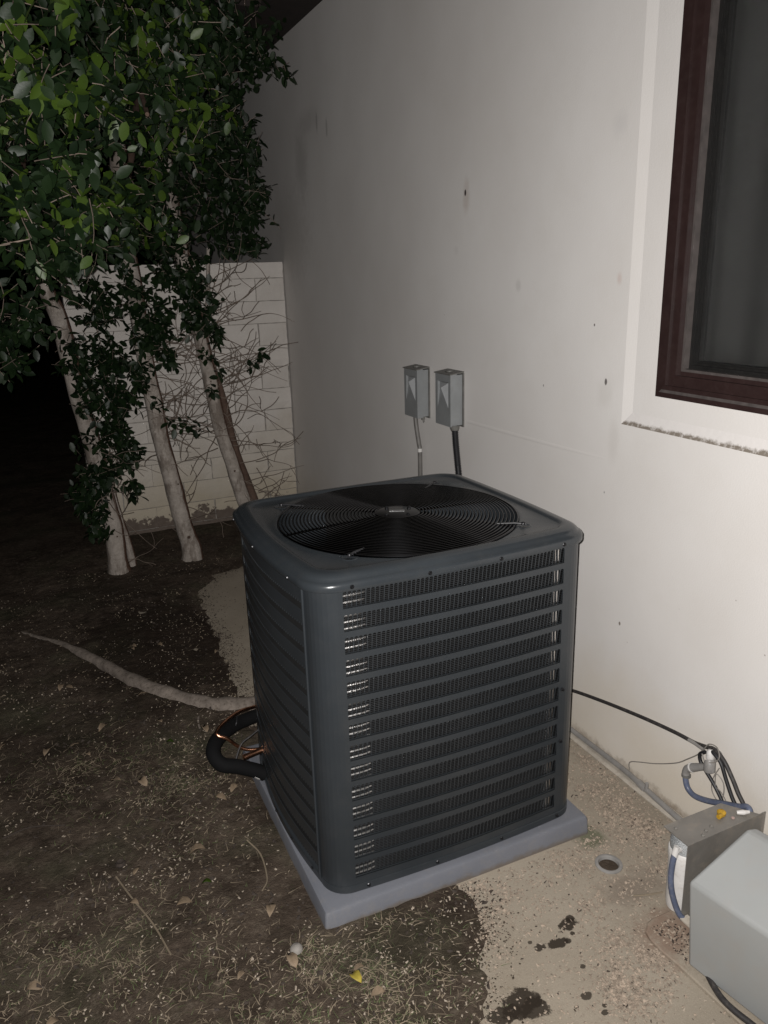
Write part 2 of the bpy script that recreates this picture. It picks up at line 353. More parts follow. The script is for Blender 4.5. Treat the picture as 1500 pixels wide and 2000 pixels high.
# ---- soil sheet: raised inside its ragged border, dipping under the slab outside it
border = [(-40, -3), (.55, -3), (.66, .9), (.70, 1.05), (.735, 1.166), (.80, 1.247), (.825, 1.335), (.892, 1.39), (.925, 1.484), (.895, 1.60), (.80, 1.8), (.68, 2.4), (.60, 2.62), (.628, 2.785), (.63, 2.96), (.625, 3.14), (.66, 3.443), (.65, 3.68), (.673, 4.04), (.80, 4.28), (1.2, 4.4), (1.75, 4.5), (1.75, 30), (-40, 30)]
def vnoise(x, y, f, seed):
    r = np.random.default_rng(seed); T = r.random((64, 64)); X = x*f; Y = y*f; xi = np.floor(X).astype(int); yi = np.floor(Y).astype(int)
    u = X-xi; v = Y-yi; u = u*u*(3-2*u); v = v*v*(3-2*v)
    g = lambda a, c: T[a % 64, c % 64]
    return (g(xi, yi)*(1-u)*(1-v)+g(xi+1, yi)*u*(1-v)+g(xi, yi+1)*(1-u)*v+g(xi+1, yi+1)*u*v)
def sdist(x, y):
    P = np.array(border); d = np.full(x.shape, 1e9); ins = np.zeros(x.shape, bool)
    for i in range(len(P)):
        a, c = P[i], P[(i+1) % len(P)]; e = c-a; t = np.clip(((x-a[0])*e[0]+(y-a[1])*e[1])/(e@e), 0, 1)
        d = np.minimum(d, np.hypot(x-a[0]-t*e[0], y-a[1]-t*e[1]))
        cr = ((a[1] > y) != (c[1] > y)) & (x < (c[0]-a[0])*(y-a[1])/(c[1]-a[1]+1e-12)+a[0]); ins ^= cr
    return np.where(ins, d, -d)
def soil_h(x, y):
    d = sdist(x, y)+(vnoise(x, y, 14, 1)-.5)*.035+(vnoise(x, y, 45, 2)-.5)*.03+(vnoise(x, y, 4, 5)-.5)*.05
    h = np.clip(d/.05, -1, 1)*.007
    k = np.clip(d/.1, 0, 1)
    h += k*((vnoise(x, y, 3, 3)-.5)*.018+(vnoise(x, y, 11, 4)-.5)*.009+(vnoise(x, y, 40, 6)-.5)*.006)+k*.004
    # the soil dips under the equipment pad and mounds up towards the garden wall
    h += np.clip((y-4.4)/.8, 0, 1)*np.clip((d)/.3, 0, 1)*.02
    return h
def grid(x0, x1, y0, y1, st):
    nx = int((x1-x0)/st)+1; ny = int((y1-y0)/st)+1
    X, Y = np.meshgrid(np.linspace(x0, x1, nx), np.linspace(y0, y1, ny)); Z = soil_h(X, Y)
    v = np.stack([X, Y, Z], -1).reshape(-1, 3); f = []
    i = np.arange(ny-1)[:, None]*nx+np.arange(nx-1)[None, :]; f = np.stack([i, i+1, i+1+nx, i+nx], -1).reshape(-1, 4)
    return v, f
b = MB(); me = bpy.data.meshes.new('garden_soil')
parts = [grid(-.7, 1.64, .7, 5.19, .0125), grid(-3.5, -.7, .7, 12, .05), grid(-.7, 1.64, 5.19, 12, .05)]
V = np.concatenate([p[0] for p in parts]); o_ = 0; F = []
for p in parts: F.append(p[1]+o_); o_ += len(p[0])
me.from_pydata(V.tolist(), [], np.concatenate(F).tolist()); me.materials.append(MAT['soil'])
me.polygons.foreach_set('use_smooth', [True]*len(me.polygons)); me.update()
o = bpy.data.objects.new('garden_soil', me); COL.objects.link(o); tag(o, kind='structure')

# ---- house wall: front face with the recessed window surround, real thickness
RY, RZ, RB, RD = 1.870, 1.186, .040, .0065      # recess edge, bevel width, depth
WY, WZ = 1.718, 1.293                          # window opening edge
TOPZ = 3.011
house = thing('house_wall', (WX, 2.5, 0), 'smooth off white plastered house wall rising behind the air conditioner', 'wall')
b = MB(); x = WX
yn, yf = -2.5, 9.0; zt = 2.62; wzt = 2.50; ynr = -.6; wyn = -.45
def wq(b, y0, y1, z0, z1, xx, n=1): b.quad((xx, y0, z0), (xx, y0, z1), (xx, y1, z1), (xx, y1, z0))
wq(b, RY, yf, -.1, TOPZ, x); wq(b, yn, RY, -.1, RZ, x); wq(b, yn, RY, zt, TOPZ, x); wq(b, yn, ynr, RZ, zt, x)
x2 = x+RD
wq(b, WY, RY-RB, RZ+RB, zt-RB, x2); wq(b, ynr+RB, wyn, RZ+RB, zt-RB, x2); wq(b, wyn, WY, RZ+RB, WZ, x2); wq(b, wyn, WY, wzt, zt-RB, x2)
# bevels (sides and top), bottom ledge is its own dusty part
b.quad((x, RY, RZ), (x, RY, zt), (x2, RY-RB, zt-RB), (x2, RY-RB, RZ+RB))
b.quad((x, ynr, RZ), (x2, ynr+RB, RZ+RB), (x2, ynr+RB, zt-RB), (x, ynr, zt))
b.quad((x, RY, zt), (x, ynr, zt), (x2, ynr+RB, zt-RB), (x2, RY-RB, zt-RB))
# reveals
for q in [((WY, WZ), (WY, wzt)), ((WY, wzt), (wyn, wzt)), ((wyn, wzt), (wyn, WZ)), ((wyn, WZ), (WY, WZ))]:
    (ya, za), (yb, zb) = q; b.quad((x2, ya, za), (x2+.2, ya, za), (x2+.2, yb, zb), (x2, yb, zb))
# back, ends and top of the wall
wq(b, WY, yf, -.1, TOPZ, x2+.2); wq(b, yn, wyn, -.1, TOPZ, x2+.2); wq(b, wyn, WY, -.1, WZ, x2+.2); wq(b, wyn, WY, wzt, TOPZ, x2+.2)
b.quad((x, yf, -.1), (x, yf, TOPZ), (x2+.2, yf, TOPZ), (x2+.2, yf, -.1)); b.quad((x, yn, -.1), (x2+.2, yn, -.1), (x2+.2, yn, TOPZ), (x, yn, TOPZ))
b.quad((x, yn, TOPZ), (x2+.2, yn, TOPZ), (x2+.2, yf, TOPZ), (x, yf, TOPZ))
b.build('plaster', MAT['stucco'], house)
b = MB(); M_ = 60
rows = [[(x+RD*t, RY-RB*t+(ynr+RB*t-RY+RB*t)*k/M_, RZ+RB*t) for k in range(M_+1)] for t in (0, .33, .66, 1)]
b.loft(rows, False); b.build('sloped_ledge', MAT['ledge'], house)
# faint raised trowel ridge running off the switch box
rod('plaster_ridge', [(WX+.0215, 2.81, 1.050), (WX+.0215, 2.5, 1.052), (WX+.0218, 2.2, 1.056), (WX+.0225, 1.95, 1.062), (WX+.024, 1.86, 1.066)], [.0228]*21, MAT['stucco'], house, 5, 64)
# ---- window
win = thing('house_window', (WX+.02, 1.0, 1.3), 'brown framed window with dark glass set in the off white wall', 'window')
def frame_ring(b, e, w, xo, xi, step=0):
    """mitred rectangular ring: outer inset e, width w, front at xo"""
    y1, y0, z0, z1 = WY-e, wyn+e, WZ+e, wzt-e
    O = [(y1, z0), (y0, z0), (y0, z1), (y1, z1)]; I = [(y1-w, z0+w), (y0+w, z0+w), (y0+w, z1-w), (y1-w, z1-w)]
    for k in range(4):
        a, c = O[k], O[(k+1) % 4]; p, q = I[k], I[(k+1) % 4]
        b.quad((xo, *a), (xo, *p), (xo, *q), (xo, *c)); b.quad((xo, *a), (xo, *c), (xi, *c), (xi, *a)); b.quad((xo, *p), (xi, *p), (xi, *q), (xo, *q))
x2 = WX+RD
for nm, e, w, xo, xi, mt in [('outer_frame', 0, .035, x2-.022, x2+.03, 'frame'), ('middle_frame', .0352, .030, x2-.016, x2+.03, 'frame'), ('inner_frame', .0654, .012, x2-.006, x2+.03, 'frame'), ('gasket', .0776, .007, x2-.009, x2+.03, 'gasket'), ('sash_frame', .0848, .010, x2+.012, x2+.05, 'frameinner'), ('sash_bead', .095, .007, x2+.020, x2+.05, 'frameinner'), ('glazing_bead', .1022, .0035, x2+.024, x2+.05, 'frameinner')]:
    b = MB(); frame_ring(b, e, w, xo, xi); o = b.build(nm, MAT[mt], win)
    md = o.modifiers.new('bev', 'BEVEL'); md.width = .002; md.segments = 2
b = MB(); b.add([(x2-.0235, wyn+.02, WZ+.014), (x2-.0235, WY-.016, WZ+.014), (x2-.0165, WY-.030, WZ+.030), (x2-.0165, wyn+.030, WZ+.030)], [(0, 1, 2, 3)]); b.build('lit_slope_strip', MAT['gasket'], win, solid=.002)  # paler strip: light caught by the frame's bottom slope, put into its colour
b = MB(); b.box(x2+.036, x2+.042, wyn+.10, WY-.10, WZ+.10, wzt-.10); b.build('pane', MAT['glass'], win)
b = MB(); pr = []
for z in (WZ+.02, wzt): pr.append([(x2+.12+.012*math.sin(y_*34+1.3*math.sin(y_*7)), y_, z) for y_ in np.linspace(wyn, WY-.02, 160)])
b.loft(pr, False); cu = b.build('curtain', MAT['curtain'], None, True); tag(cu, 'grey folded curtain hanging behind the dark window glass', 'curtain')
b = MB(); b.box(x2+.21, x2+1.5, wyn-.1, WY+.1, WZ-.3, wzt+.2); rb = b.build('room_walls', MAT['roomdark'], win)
# ---- eaves
ev = thing('roof_eave', (1.3, 5, 3.05), 'dark wooden roof eave overhanging the top of the plastered wall', 'eave')
b = MB(); b.box(.95, WX+.26, 1.0, 9.2, 3.012, 3.035); b.build('soffit_board', MAT['wood'], ev)
b = MB(); b.box(.92, .948, 1.0, 9.2, 2.93, 3.14); b.build('fascia_board', MAT['wood'], ev)
for k in range(12):
    y = 1.2+k*.62; b = MB(); b.box(.952, 1.34, y, y+.06, 2.955, 3.010); b.build('rafter', MAT['wood'], ev)
# ---- garden wall of whitewashed blocks
gy = 5.2
gw = thing('garden_wall', (.8, gy, 0), 'whitewashed block garden wall with peeling paint behind the tree trunks', 'wall')
b = MB(); b.box(.27, WX-.004, gy+.012, gy+.14, -.05, 1.74); b.build('mortar', MAT['mortar'], gw)
zs = [1.655-.1455*k for k in range(12)]+[-.04]; L_ = .40; JN = .008
lay = [(1.655, 1.757)]+[(zs[i+1], zs[i]) for i in range(12)]
blk = {}
def block_mesh(w, h, s):
    b = MB(); r = random.Random(s); rows = []
    nx, nz = 6, 3; vs = []
    for j in range(nz+1):
        for i in range(nx+1):
            e = .004 if i in (0, nx) or j in (0, nz) else 0
            vs.append((w*i/nx+(r.uniform(-.002, .002)), .0+e+r.uniform(-.0015, .0015), h*j/nz+r.uniform(-.0015, .0015)))
    fs = [(j*(nx+1)+i, j*(nx+1)+i+1, (j+1)*(nx+1)+i+1, (j+1)*(nx+1)+i) for j in range(nz) for i in range(nx)]
    b.add(vs, fs)
    k = nx+1; edge = list(range(k))+[j*k+nx for j in range(1, nz+1)]+[nz*k+i for i in range(nx-1, -1, -1)]+[j*k for j in range(nz-1, 0, -1)]
    back = [(vs[i][0], .15, vs[i][2]) for i in edge]; b.loft([[vs[i] for i in edge], back], cap1=True)
    return b.mesh('block', MAT['block'], False)
for r, (z0, z1) in enumerate(lay):
    xx = WX-.006-(.2 if r % 2 else .0)
    segs = []
    if r % 2: segs.append((xx, WX-.006))
    while xx > .27: segs.append((max(xx-L_, .26), xx)); xx -= L_
    for (xa, xb) in segs:
        if xb-xa < .05: continue
        w, h = xb-xa-JN, z1-z0-JN*.6; key = (round(w, 2), round(h, 3), random.randrange(2))
        if key not in blk: blk[key] = block_mesh(w, h, hash(key) % 999)
        o = bpy.data.objects.new('block', blk[key]); COL.objects.link(o); o.parent = gw
        o.location = Vector((xa+JN/2, gy+random.uniform(-.003, .002), z0+JN*.3))-Vector(gw.location)

# ================================================================== EQUIPMENT PAD
b = MB()
def rrect(x0, x1, y0, y1, r, z, n=8, bow=(0, 0, 0, 0), ne=14):
    """rounded rectangle, counter-clockwise from the -y side; bow = outward bulge of (-y, +x, +y, -x)"""
    out = []
    def side(a, c, nv, bw):
        for k in range(ne):
            t = k/ne; d = bw*4*t*(1-t); out.append((a[0]+(c[0]-a[0])*t+nv[0]*d, a[1]+(c[1]-a[1])*t+nv[1]*d, z))
    def arc(cx, cy, a0):
        for k in range(n):
            a = a0+PI/2*k/n; out.append((cx+r*math.cos(a), cy+r*math.sin(a), z))
    side((x0+r, y0), (x1-r, y0), (0, -1), bow[0]); arc(x1-r, y0+r, -PI/2)
    side((x1, y0+r), (x1, y1-r), (1, 0), bow[1]); arc(x1-r, y1-r, 0)
    side((x1-r, y1), (x0+r, y1), (0, 1), bow[2]); arc(x0+r, y1-r, PI/2)
    side((x0, y1-r), (x0, y0+r), (-1, 0), bow[3]); arc(x0+r, y0+r, PI)
    return out
px0, px1, py0, py1 = .500, 1.352, 1.560, 2.405
b.loft([rrect(px0-.004, px1+.004, py0-.004, py1+.004, .008, -.02), rrect(px0, px1, py0, py1, .008, .050), rrect(px0+.003, px1-.003, py0+.003, py1-.003, .008, .0575), rrect(px0+.01, px1-.01, py0+.01, py1-.01, .008, .0595)], cap0=True, cap1=True)
tag(b.build('equipment_pad', MAT['pad'], None, True, auto=40), 'blue grey plastic pad lying under the air conditioner unit', 'equipment pad')

# ================================================================== CONDENSER
PZ = .0615
ac = thing('air_conditioner', (.93, 1.97, PZ), 'dark grey outdoor air conditioner condenser with slotted sides and round fan guard', 'air conditioner')
X0, X1, Y0, Y1, RR = .530, 1.333, 1.598, 2.340, .072
ROWS = [(.913-.0603*k-.0225, .913-.0603*k+.0205) for k in range(14)]
ZB, ZT = .075, .950
def panel(name, path, L, u0, u1, rows, pitch, wr, mat, par, lean=.004, arch=True, teeth=0):
    """sheet along path(u)->(x,y,nx,ny); slots cut for u in [u0,u1]"""
    b = MB()
    def P(u, z, d=0):
        x, y, nx, ny = path(u); return (x-nx*d, y-ny*d, z)
    def strip(ua, ub, za, zb):
        n = max(1, int((ub-ua)/.012)); b.loft([[P(ua+(ub-ua)*i/n, za) for i in range(n+1)], [P(ua+(ub-ua)*i/n, zb) for i in range(n+1)]], False)
    strip(0, u0, ZB, ZT); strip(u1, L, ZB, ZT)
    zs = [ZB]+[z for r in sorted(rows) for z in r]+[ZT]
    for i in range(0, len(zs), 2): strip(u0, u1, zs[i], zs[i+1])
    n = int(round((u1-u0)/pitch)); p = (u1-u0)/n; w = p*wr; wl = (p-w)/2
    for (z0, z1) in rows:
        for k in range(n):
            ua = u0+k*p; r = w/2 if arch else .0005
            D = lambda z: lean*(1-(z-z0)/(z1-z0))
            if teeth and k % teeth:
                zz = z1-.0065
                b.add([P(ua, zz), P(ua+wl, zz), P(ua+wl+.3*r, z1-.3*r), P(ua+wl+r, z1), P(ua, z1)], [(0, 1, 2, 3, 4)])
                b.add([P(ua+p, zz), P(ua+p-wl, zz), P(ua+p-wl-.3*r, z1-.3*r), P(ua+p-wl-r, z1), P(ua+p, z1)], [(4, 3, 2, 1, 0)]); continue
            lf = [(0, z0), (wl, z0), (wl, z1-r), (wl+.3*r, z1-.3*r), (wl+r, z1), (0, z1)]
            b.add([P(ua+u, z, D(z)) for u, z in lf], [(0, 1, 2, 3, 4, 5)])
            b.add([P(ua+p-u, z, D(z)) for u, z in lf], [(5, 4, 3, 2, 1, 0)])
        if lean:
            m = int((u1-u0)/.012); b.loft([[P(u0+(u1-u0)*i/m, z0) for i in range(m+1)], [P(u0+(u1-u0)*i/m, z0, lean) for i in range(m+1)]], False)
    return b.build(name, mat, par, solid=.0015)
aL = PI/2*RR
def front_path(u):
    # starts on the left face at y = Y0+RR, turns the near corner, runs along +x, turns the right corner
    if u < aL:
        a = PI+u/RR; return (X0+RR+RR*math.cos(a), Y0+RR+RR*math.sin(a), math.cos(a), math.sin(a))
    u -= aL; W_ = X1-X0-2*RR
    if u < W_:
        t = u/W_; return (X0+RR+u, Y0-.012*math.sin(PI*t)**1.0, 0, -1)
    u -= W_; a = -PI/2+u/RR; return (X1-RR+RR*math.cos(a), Y0+RR+RR*math.sin(a), math.cos(a), math.sin(a))
LF = 2*aL+X1-X0-2*RR
panel('front_grille', front_path, LF, aL+.0015, aL+.648, ROWS, .01205, .83, MAT['steel'], ac, lean=.006)
def left_path(u):
    W_ = Y1-Y0-2*RR; t = u/W_; return (X0-.026*math.sin(PI*min(max(t, 0), 1)), Y1-RR-u, -1, 0)
LROWS = [(.868-.0603*k, .893-.0603*k) for k in range(14)]
panel('side_grille', left_path, Y1-Y0-2*RR, .01, Y1-Y0-2*RR-.012, LROWS, .0125, .62, MAT['steel'], ac, lean=0, teeth=999)
def right_path(u):
    W_ = Y1-Y0-2*RR; return (X1, Y0+RR+u, 1, 0)
panel('far_side_grille', right_path, Y1-Y0-2*RR, .02, Y1-Y0-2*RR-.02, ROWS, .024, .66, MAT['steel'], ac)
def rear_path(u):
    if u < aL:
        a = u/RR; return (X1-RR+RR*math.cos(a), Y1-RR+RR*math.sin(a), math.cos(a), math.sin(a))
    u -= aL; W_ = X1-X0-2*RR
    if u < W_: return (X1-RR-u, Y1, 0, 1)
    u -= W_; a = PI/2+u/RR; return (X0+RR+RR*math.cos(a), Y1-RR+RR*math.sin(a), math.cos(a), math.sin(a))
panel('rear_grille', rear_path, LF, aL+.02, aL+.63, ROWS, .024, .66, MAT['steel'], ac)
b = MB(); q_ = [left_path(u) for u in np.linspace(.005, Y1-Y0-2*RR-.005, 20)]; b.loft([[(p[0]+.010, p[1], z) for p in q_] for z in (.08, .94)], False); b.build('side_shade_sheet', MAT['blackmatte'], ac)  # black sheet added behind the side slots so they read as shade
# seam beads either side of the near corner post, base pan
rod('corner_seam', [(X0-.003, Y0+RR+.003, ZB), (X0-.003, Y0+RR+.003, ZT)], .0035, MAT['steel'], ac, 1, 8)
b = MB(); b.loft([rrect(X0+.002, X1-.002, Y0-.001, Y1-.002, RR, PZ-.002, bow=(.011, 0, 0, .022)), rrect(X0-.001, X1+.001, Y0-.003, Y1+.001, RR, PZ+.001, bow=(.012, 0, 0, .025)), rrect(X0-.001, X1+.001, Y0-.003, Y1+.001, RR, ZB+.006, bow=(.012, 0, 0, .025)), rrect(X0+.004, X1-.004, Y0+.002, Y1-.004, RR, ZB+.008, bow=(.012, 0, 0, .025))], cap0=True, cap1=True)
b.build('base_pan', MAT['steel'], ac, True, auto=35)
# coil with tube ends, behind the grilles
b = MB(); bw = (.012, 0, 0, .026)
b.loft([rrect(X0+.020, X1-.020, Y0+.018, Y1-.020, RR-.018, z, bow=bw) for z in (.085, .94)])
b.build('coil', MAT['fins'], ac)
b = MB(); b.loft([rrect(X0+.046, X1-.046, Y0+.046, Y1-.046, RR-.04, z, bow=bw) for z in (.082, .93)], cap0=True); b.build('inner_shroud', MAT['blackmatte'], ac)
b = MB(); z = .092
while z < .93:
    b.tube([(X0+RR-.012, Y0+.0125, z), (X0+RR+.012, Y0+.0115, z), (X0+RR+.045, Y0+.010, z+.0004), (X0+RR+.062, Y0+.013, z)], [.0026, .003, .003, .0018], 6); z += .0172
b.build('tube_ends', MAT['tube'], ac, True)
b = MB()
for xx in (.600, .6125, .625, .6375, .650): b.box(xx-.0007, xx+.0007, Y0+.0105, Y0+.0118, .082, .945)
b.build('guard_wires', MAT['blackmatte'], ac)
b = MB(); b.box(1.2350, 1.2385, Y0+.009, Y0+.0125, .082, .945); b.box(1.2265, 1.2280, Y0+.009, Y0+.0125, .082, .945); b.build('coil_end_strip', MAT['tube'], ac)
# lid
FC = (.925, 1.962); FR = .352
def circ(r, z, n):
    ref = rrect(X0, X1, Y0, Y1, .1, 0, bow=(.012, 0.004, 0, .02)); out = []
    for p in ref:
        a = math.atan2(p[1]-FC[1], p[0]-FC[0]); out.append((FC[0]+r*math.cos(a), FC[1]+r*math.sin(a), z))
    return out
LB = (.010, .008, .006, .020)
def lr(e, z, r): return rrect(.512+e, 1.342-e, 1.582+e, 2.362-e, r, z, bow=LB)
b = MB()
b.loft([lr(.006, .940, .085), lr(.001, .9405, .088), lr(0, .943, .088), lr(0, .955, .088), lr(.003, .9605, .088), lr(.007, .963, .087), lr(.010, .9645, .086), lr(.013, .970, .085), lr(.018, .9755, .082), lr(.028, .979, .078), lr(.042, .9805, .070), lr(.047, .980, .066), lr(.052, .976, .062), lr(.058, .9735, .058), circ(FR+.012, .9735, 0), circ(FR+.006, .9755, 0), circ(FR, .9745, 0), circ(FR-.003, .969, 0), circ(FR-.004, .80, 0)])
b.build('lid', MAT['steel_lid'], ac, True, auto=50)
# raised bosses and screws of the guard fastenings
for (fx, fy, gx, gy_) in [(.669, 1.709, .722, 1.741), (.655, 2.232, .715, 2.190), (1.190, 1.708, 1.128, 1.750), (1.19, 2.225, 1.13, 2.18)]:
    b = MB(); b.lathe((fx, fy, .973), [(.024, 0), (.022, .0015), (.019, .002), (.0175, .0008), (.0, .0005)], 24); bs = b.build('fastening_boss', MAT['steel_lid'], ac, True, auto=50)
    b = MB(); dx, dy = gx-fx, gy_-fy; b.tube([(fx-dx*.12, fy-dy*.12, .979), (fx+dx*.3, fy+dy*.3, .9815), (gx, gy_, .978)], .0032, 8); b.build('guard_clip', MAT['darkplastic'], ac, True, auto=60)
    b = MB(); b.lathe((fx, fy, .977), [(.006, 0), (.006, .006), (.004, .008), (0, .0082)], 10); b.build('screw', MAT['screw'], ac, True, auto=50)
def hscrew(p, nv):
    b = MB(); n = Vector(nv); q = Vector(p); b.tube([q, q+n*.002, q+n*.0035, q+n*.006], [.0058, .0058, .0042, .0036], 8); b.build('screw', MAT['screw'], ac)
for xx, zz in ((.622, .950), (.826, .949), (1.032, .949), (1.235, .950)): hscrew((xx, 1.582-.010*math.sin(PI*(xx-.6)/.65)+.001, zz), (0, -1, 0))
for yy in (1.715, 1.98, 2.255): hscrew((.512-.018*math.sin(PI*(yy-1.67)/.6)+.001, yy, .949), (-1, 0, 0))
for xx in (.638, .845, 1.057, 1.26): hscrew((xx, Y0-.003-.011*math.sin(PI*(xx-.6)/.66)+.001, .073), (0, -1, 0))
for yy in (1.72, 1.86, 2.0, 2.2): hscrew((X0-.001-.024*math.sin(PI*(yy-1.67)/.6)+.001, yy, .074), (-1, 0, 0))
for zz in (.5, .33): hscrew((1.262, Y0-.001, zz), (0, -1, 0))
# fan guard
fg = bpy.data.objects.new('fan_guard', None); fg.empty_display_size = .1; COL.objects.link(fg); fg.parent = ac; fg.location = Vector((FC[0], FC[1], .97))-Vector(ac.location)
def gz_(r): return .9765+.012*(1-(r/FR)**2)
nr = 28
for k in range(nr):
    r = .066+(FR-.004-.066)*k/(nr-1); b = MB(); n = 96 if k > 8 else 48; rr = .0019 if k < nr-1 else .003; rings = []
    z = gz_(r)
    for j in range(n):
        a = 2*PI*j/n; rings.append([(FC[0]+(r+rr*math.cos(t))*math.cos(a), FC[1]+(r+rr*math.cos(t))*math.sin(a), z+rr*math.sin(t)) for t in [2*PI*q/6 for q in range(6)]])
    b.loft(rings+[rings[0]]); b.build('guard_ring', MAT['black'], fg, True)
for k in range(8):
    a = PI/4*k+.0; b = MB(); b.tube([(FC[0]+r*math.cos(a), FC[1]+r*math.sin(a), gz_(r)-.0048) for r in (.05, .12, .2, .28, FR-.002)], .0024, 6); b.build('radial_wire', MAT['black'], fg, True)
b = MB(); b.lathe((FC[0], FC[1], gz_(0)-.002), [(.0, -.006), (.066, -.006), (.067, .0), (.058, .003), (.0, .0035)], 40); b.build('hub_cap', MAT['black'], fg, True, auto=40)
b = MB(); ca, sa = math.cos(-yaw), math.sin(-yaw)
hx, hy, hz = FC[0], FC[1]+.004, gz_(0)+.0025
cr = [(hx+ca*u-sa*v, hy+sa*u+ca*v) for u, v in ((-.022, -.008), (.022, -.008), (.022, .008), (-.022, .008))]
b.add([(p[0], p[1], z) for z in (hz-.001, hz) for p in cr], [(0, 1, 2, 3), (4, 5, 6, 7), (0, 1, 5, 4), (1, 2, 6, 5), (2, 3, 7, 6), (3, 0, 4, 7)]); b.build('sticker', simple('faded_sticker', (.20, .20, .20), .35, 0, .5, 60), fg)
for a in (0.3, 1.9, 3.5, 5.0):
    b = MB(); b.lathe((FC[0]+.046*math.cos(a), FC[1]+.046*math.sin(a), gz_(0)), [(.006, 0), (.006, .004), (.003, .006), (0, .006)], 8); b.build('screw', MAT['screw'], fg, True, auto=50)
# fan and motor below
b = MB(); b.lathe((FC[0], FC[1], .78), [(.07, 0), (.07, .15), (.055, .165), (0, .17)], 24); b.build('fan_motor', MAT['blackmatte'], ac, True, auto=40)
for k in range(3):
    a0 = 2*PI*k/3+.5; b = MB(); vs = []
    for i in range(9):
        for j in range(5):
            r = .06+.27*j/4; a = a0+(-.45+.9*i/8)*(1.1-.3*j/4); vs.append((FC[0]+r*math.cos(a), FC[1]+r*math.sin(a), .86+.05*(i/8-.5)*1.3))
    b.add(vs, [(i*5+j, i*5+j+1, (i+1)*5+j+1, (i+1)*5+j) for i in range(8) for j in range(4)]); b.build('fan_blade', MAT['blackmatte'], ac, True, solid=.003)
# scrap of yellow leaf lying on the lid edge
b = MB(); b.add([(.5225, 2.115, .957), (.530, 2.07, .962), (.536, 2.075, .966), (.531, 2.118, .961)], [(0, 1, 2, 3)]); tag(b.build('leaf_scrap', MAT['yellow'], solid=.0008), 'tiny yellow leaf scrap on the left edge of the condenser lid', 'leaf')

# ================================================================== REFRIGERANT LINES
o = rod('insulated_pipe', [(1.5, 2.47, .10), (.9, 2.47, .14), (.62, 2.45, .145), (.53, 2.42, .155), (.475, 2.38, .170), (.415, 2.31, .190), (.378, 2.25, .198), (.366, 2.21, .187), (.384, 2.18, .165), (.432, 2.17, .148), (.485, 2.165, .120), (.515, 2.16, .100)], .0235, MAT['rubber'], n=14)
tag(o, 'thick black foam insulated refrigerant pipe looping out beside the condenser', 'pipe')
b = MB(); b.add([(.476, 2.152, .1035), (.490, 2.148, .0925), (.492, 2.138, .1005), (.478, 2.141, .1115)], [(0, 1, 2, 3)]); b.build('white_label', MAT['whiteplastic'], o, solid=.001)
o = rod('thin_copper_tube', [(1.4, 2.50, .16), (.8, 2.50, .20), (.60, 2.44, .190), (.50, 2.37, .225), (.43, 2.30, .242), (.392, 2.26, .238), (.395, 2.245, .228), (.42, 2.24, .214), (.452, 2.24, .176), (.485, 2.235, .156), (.54, 2.23, .146)], .0058, MAT['copper'], n=8)
tag(o, 'thin bare copper tube curving in front of the black pipe loop', 'copper tube')
o = rod('copper_stub', [(.455, 2.18, .168), (.50, 2.19, .168), (.56, 2.20, .170)], .0095, MAT['copper'], n=12)
tag(o, 'short thick copper pipe stub entering the side of the condenser', 'copper pipe')
o = rod('thermostat_wire', [(.56, 2.27, .215), (.50, 2.25, .195), (.465, 2.24, .182), (.44, 2.22, .15), (.425, 2.20, .12)], .003, MAT['cable'], n=6)
tag(o, 'thin dark control wire drooping inside the pipe loop', 'wire')
o = rod('tie_wrap', [(.487, 2.378, .204), (.478, 2.352, .196), (.47, 2.350, .178), (.462, 2.36, .150)], .0022, MAT['darkplastic'], n=6)
tag(o, 'thin black tie strapped around the upper pipe strand', 'cable tie')

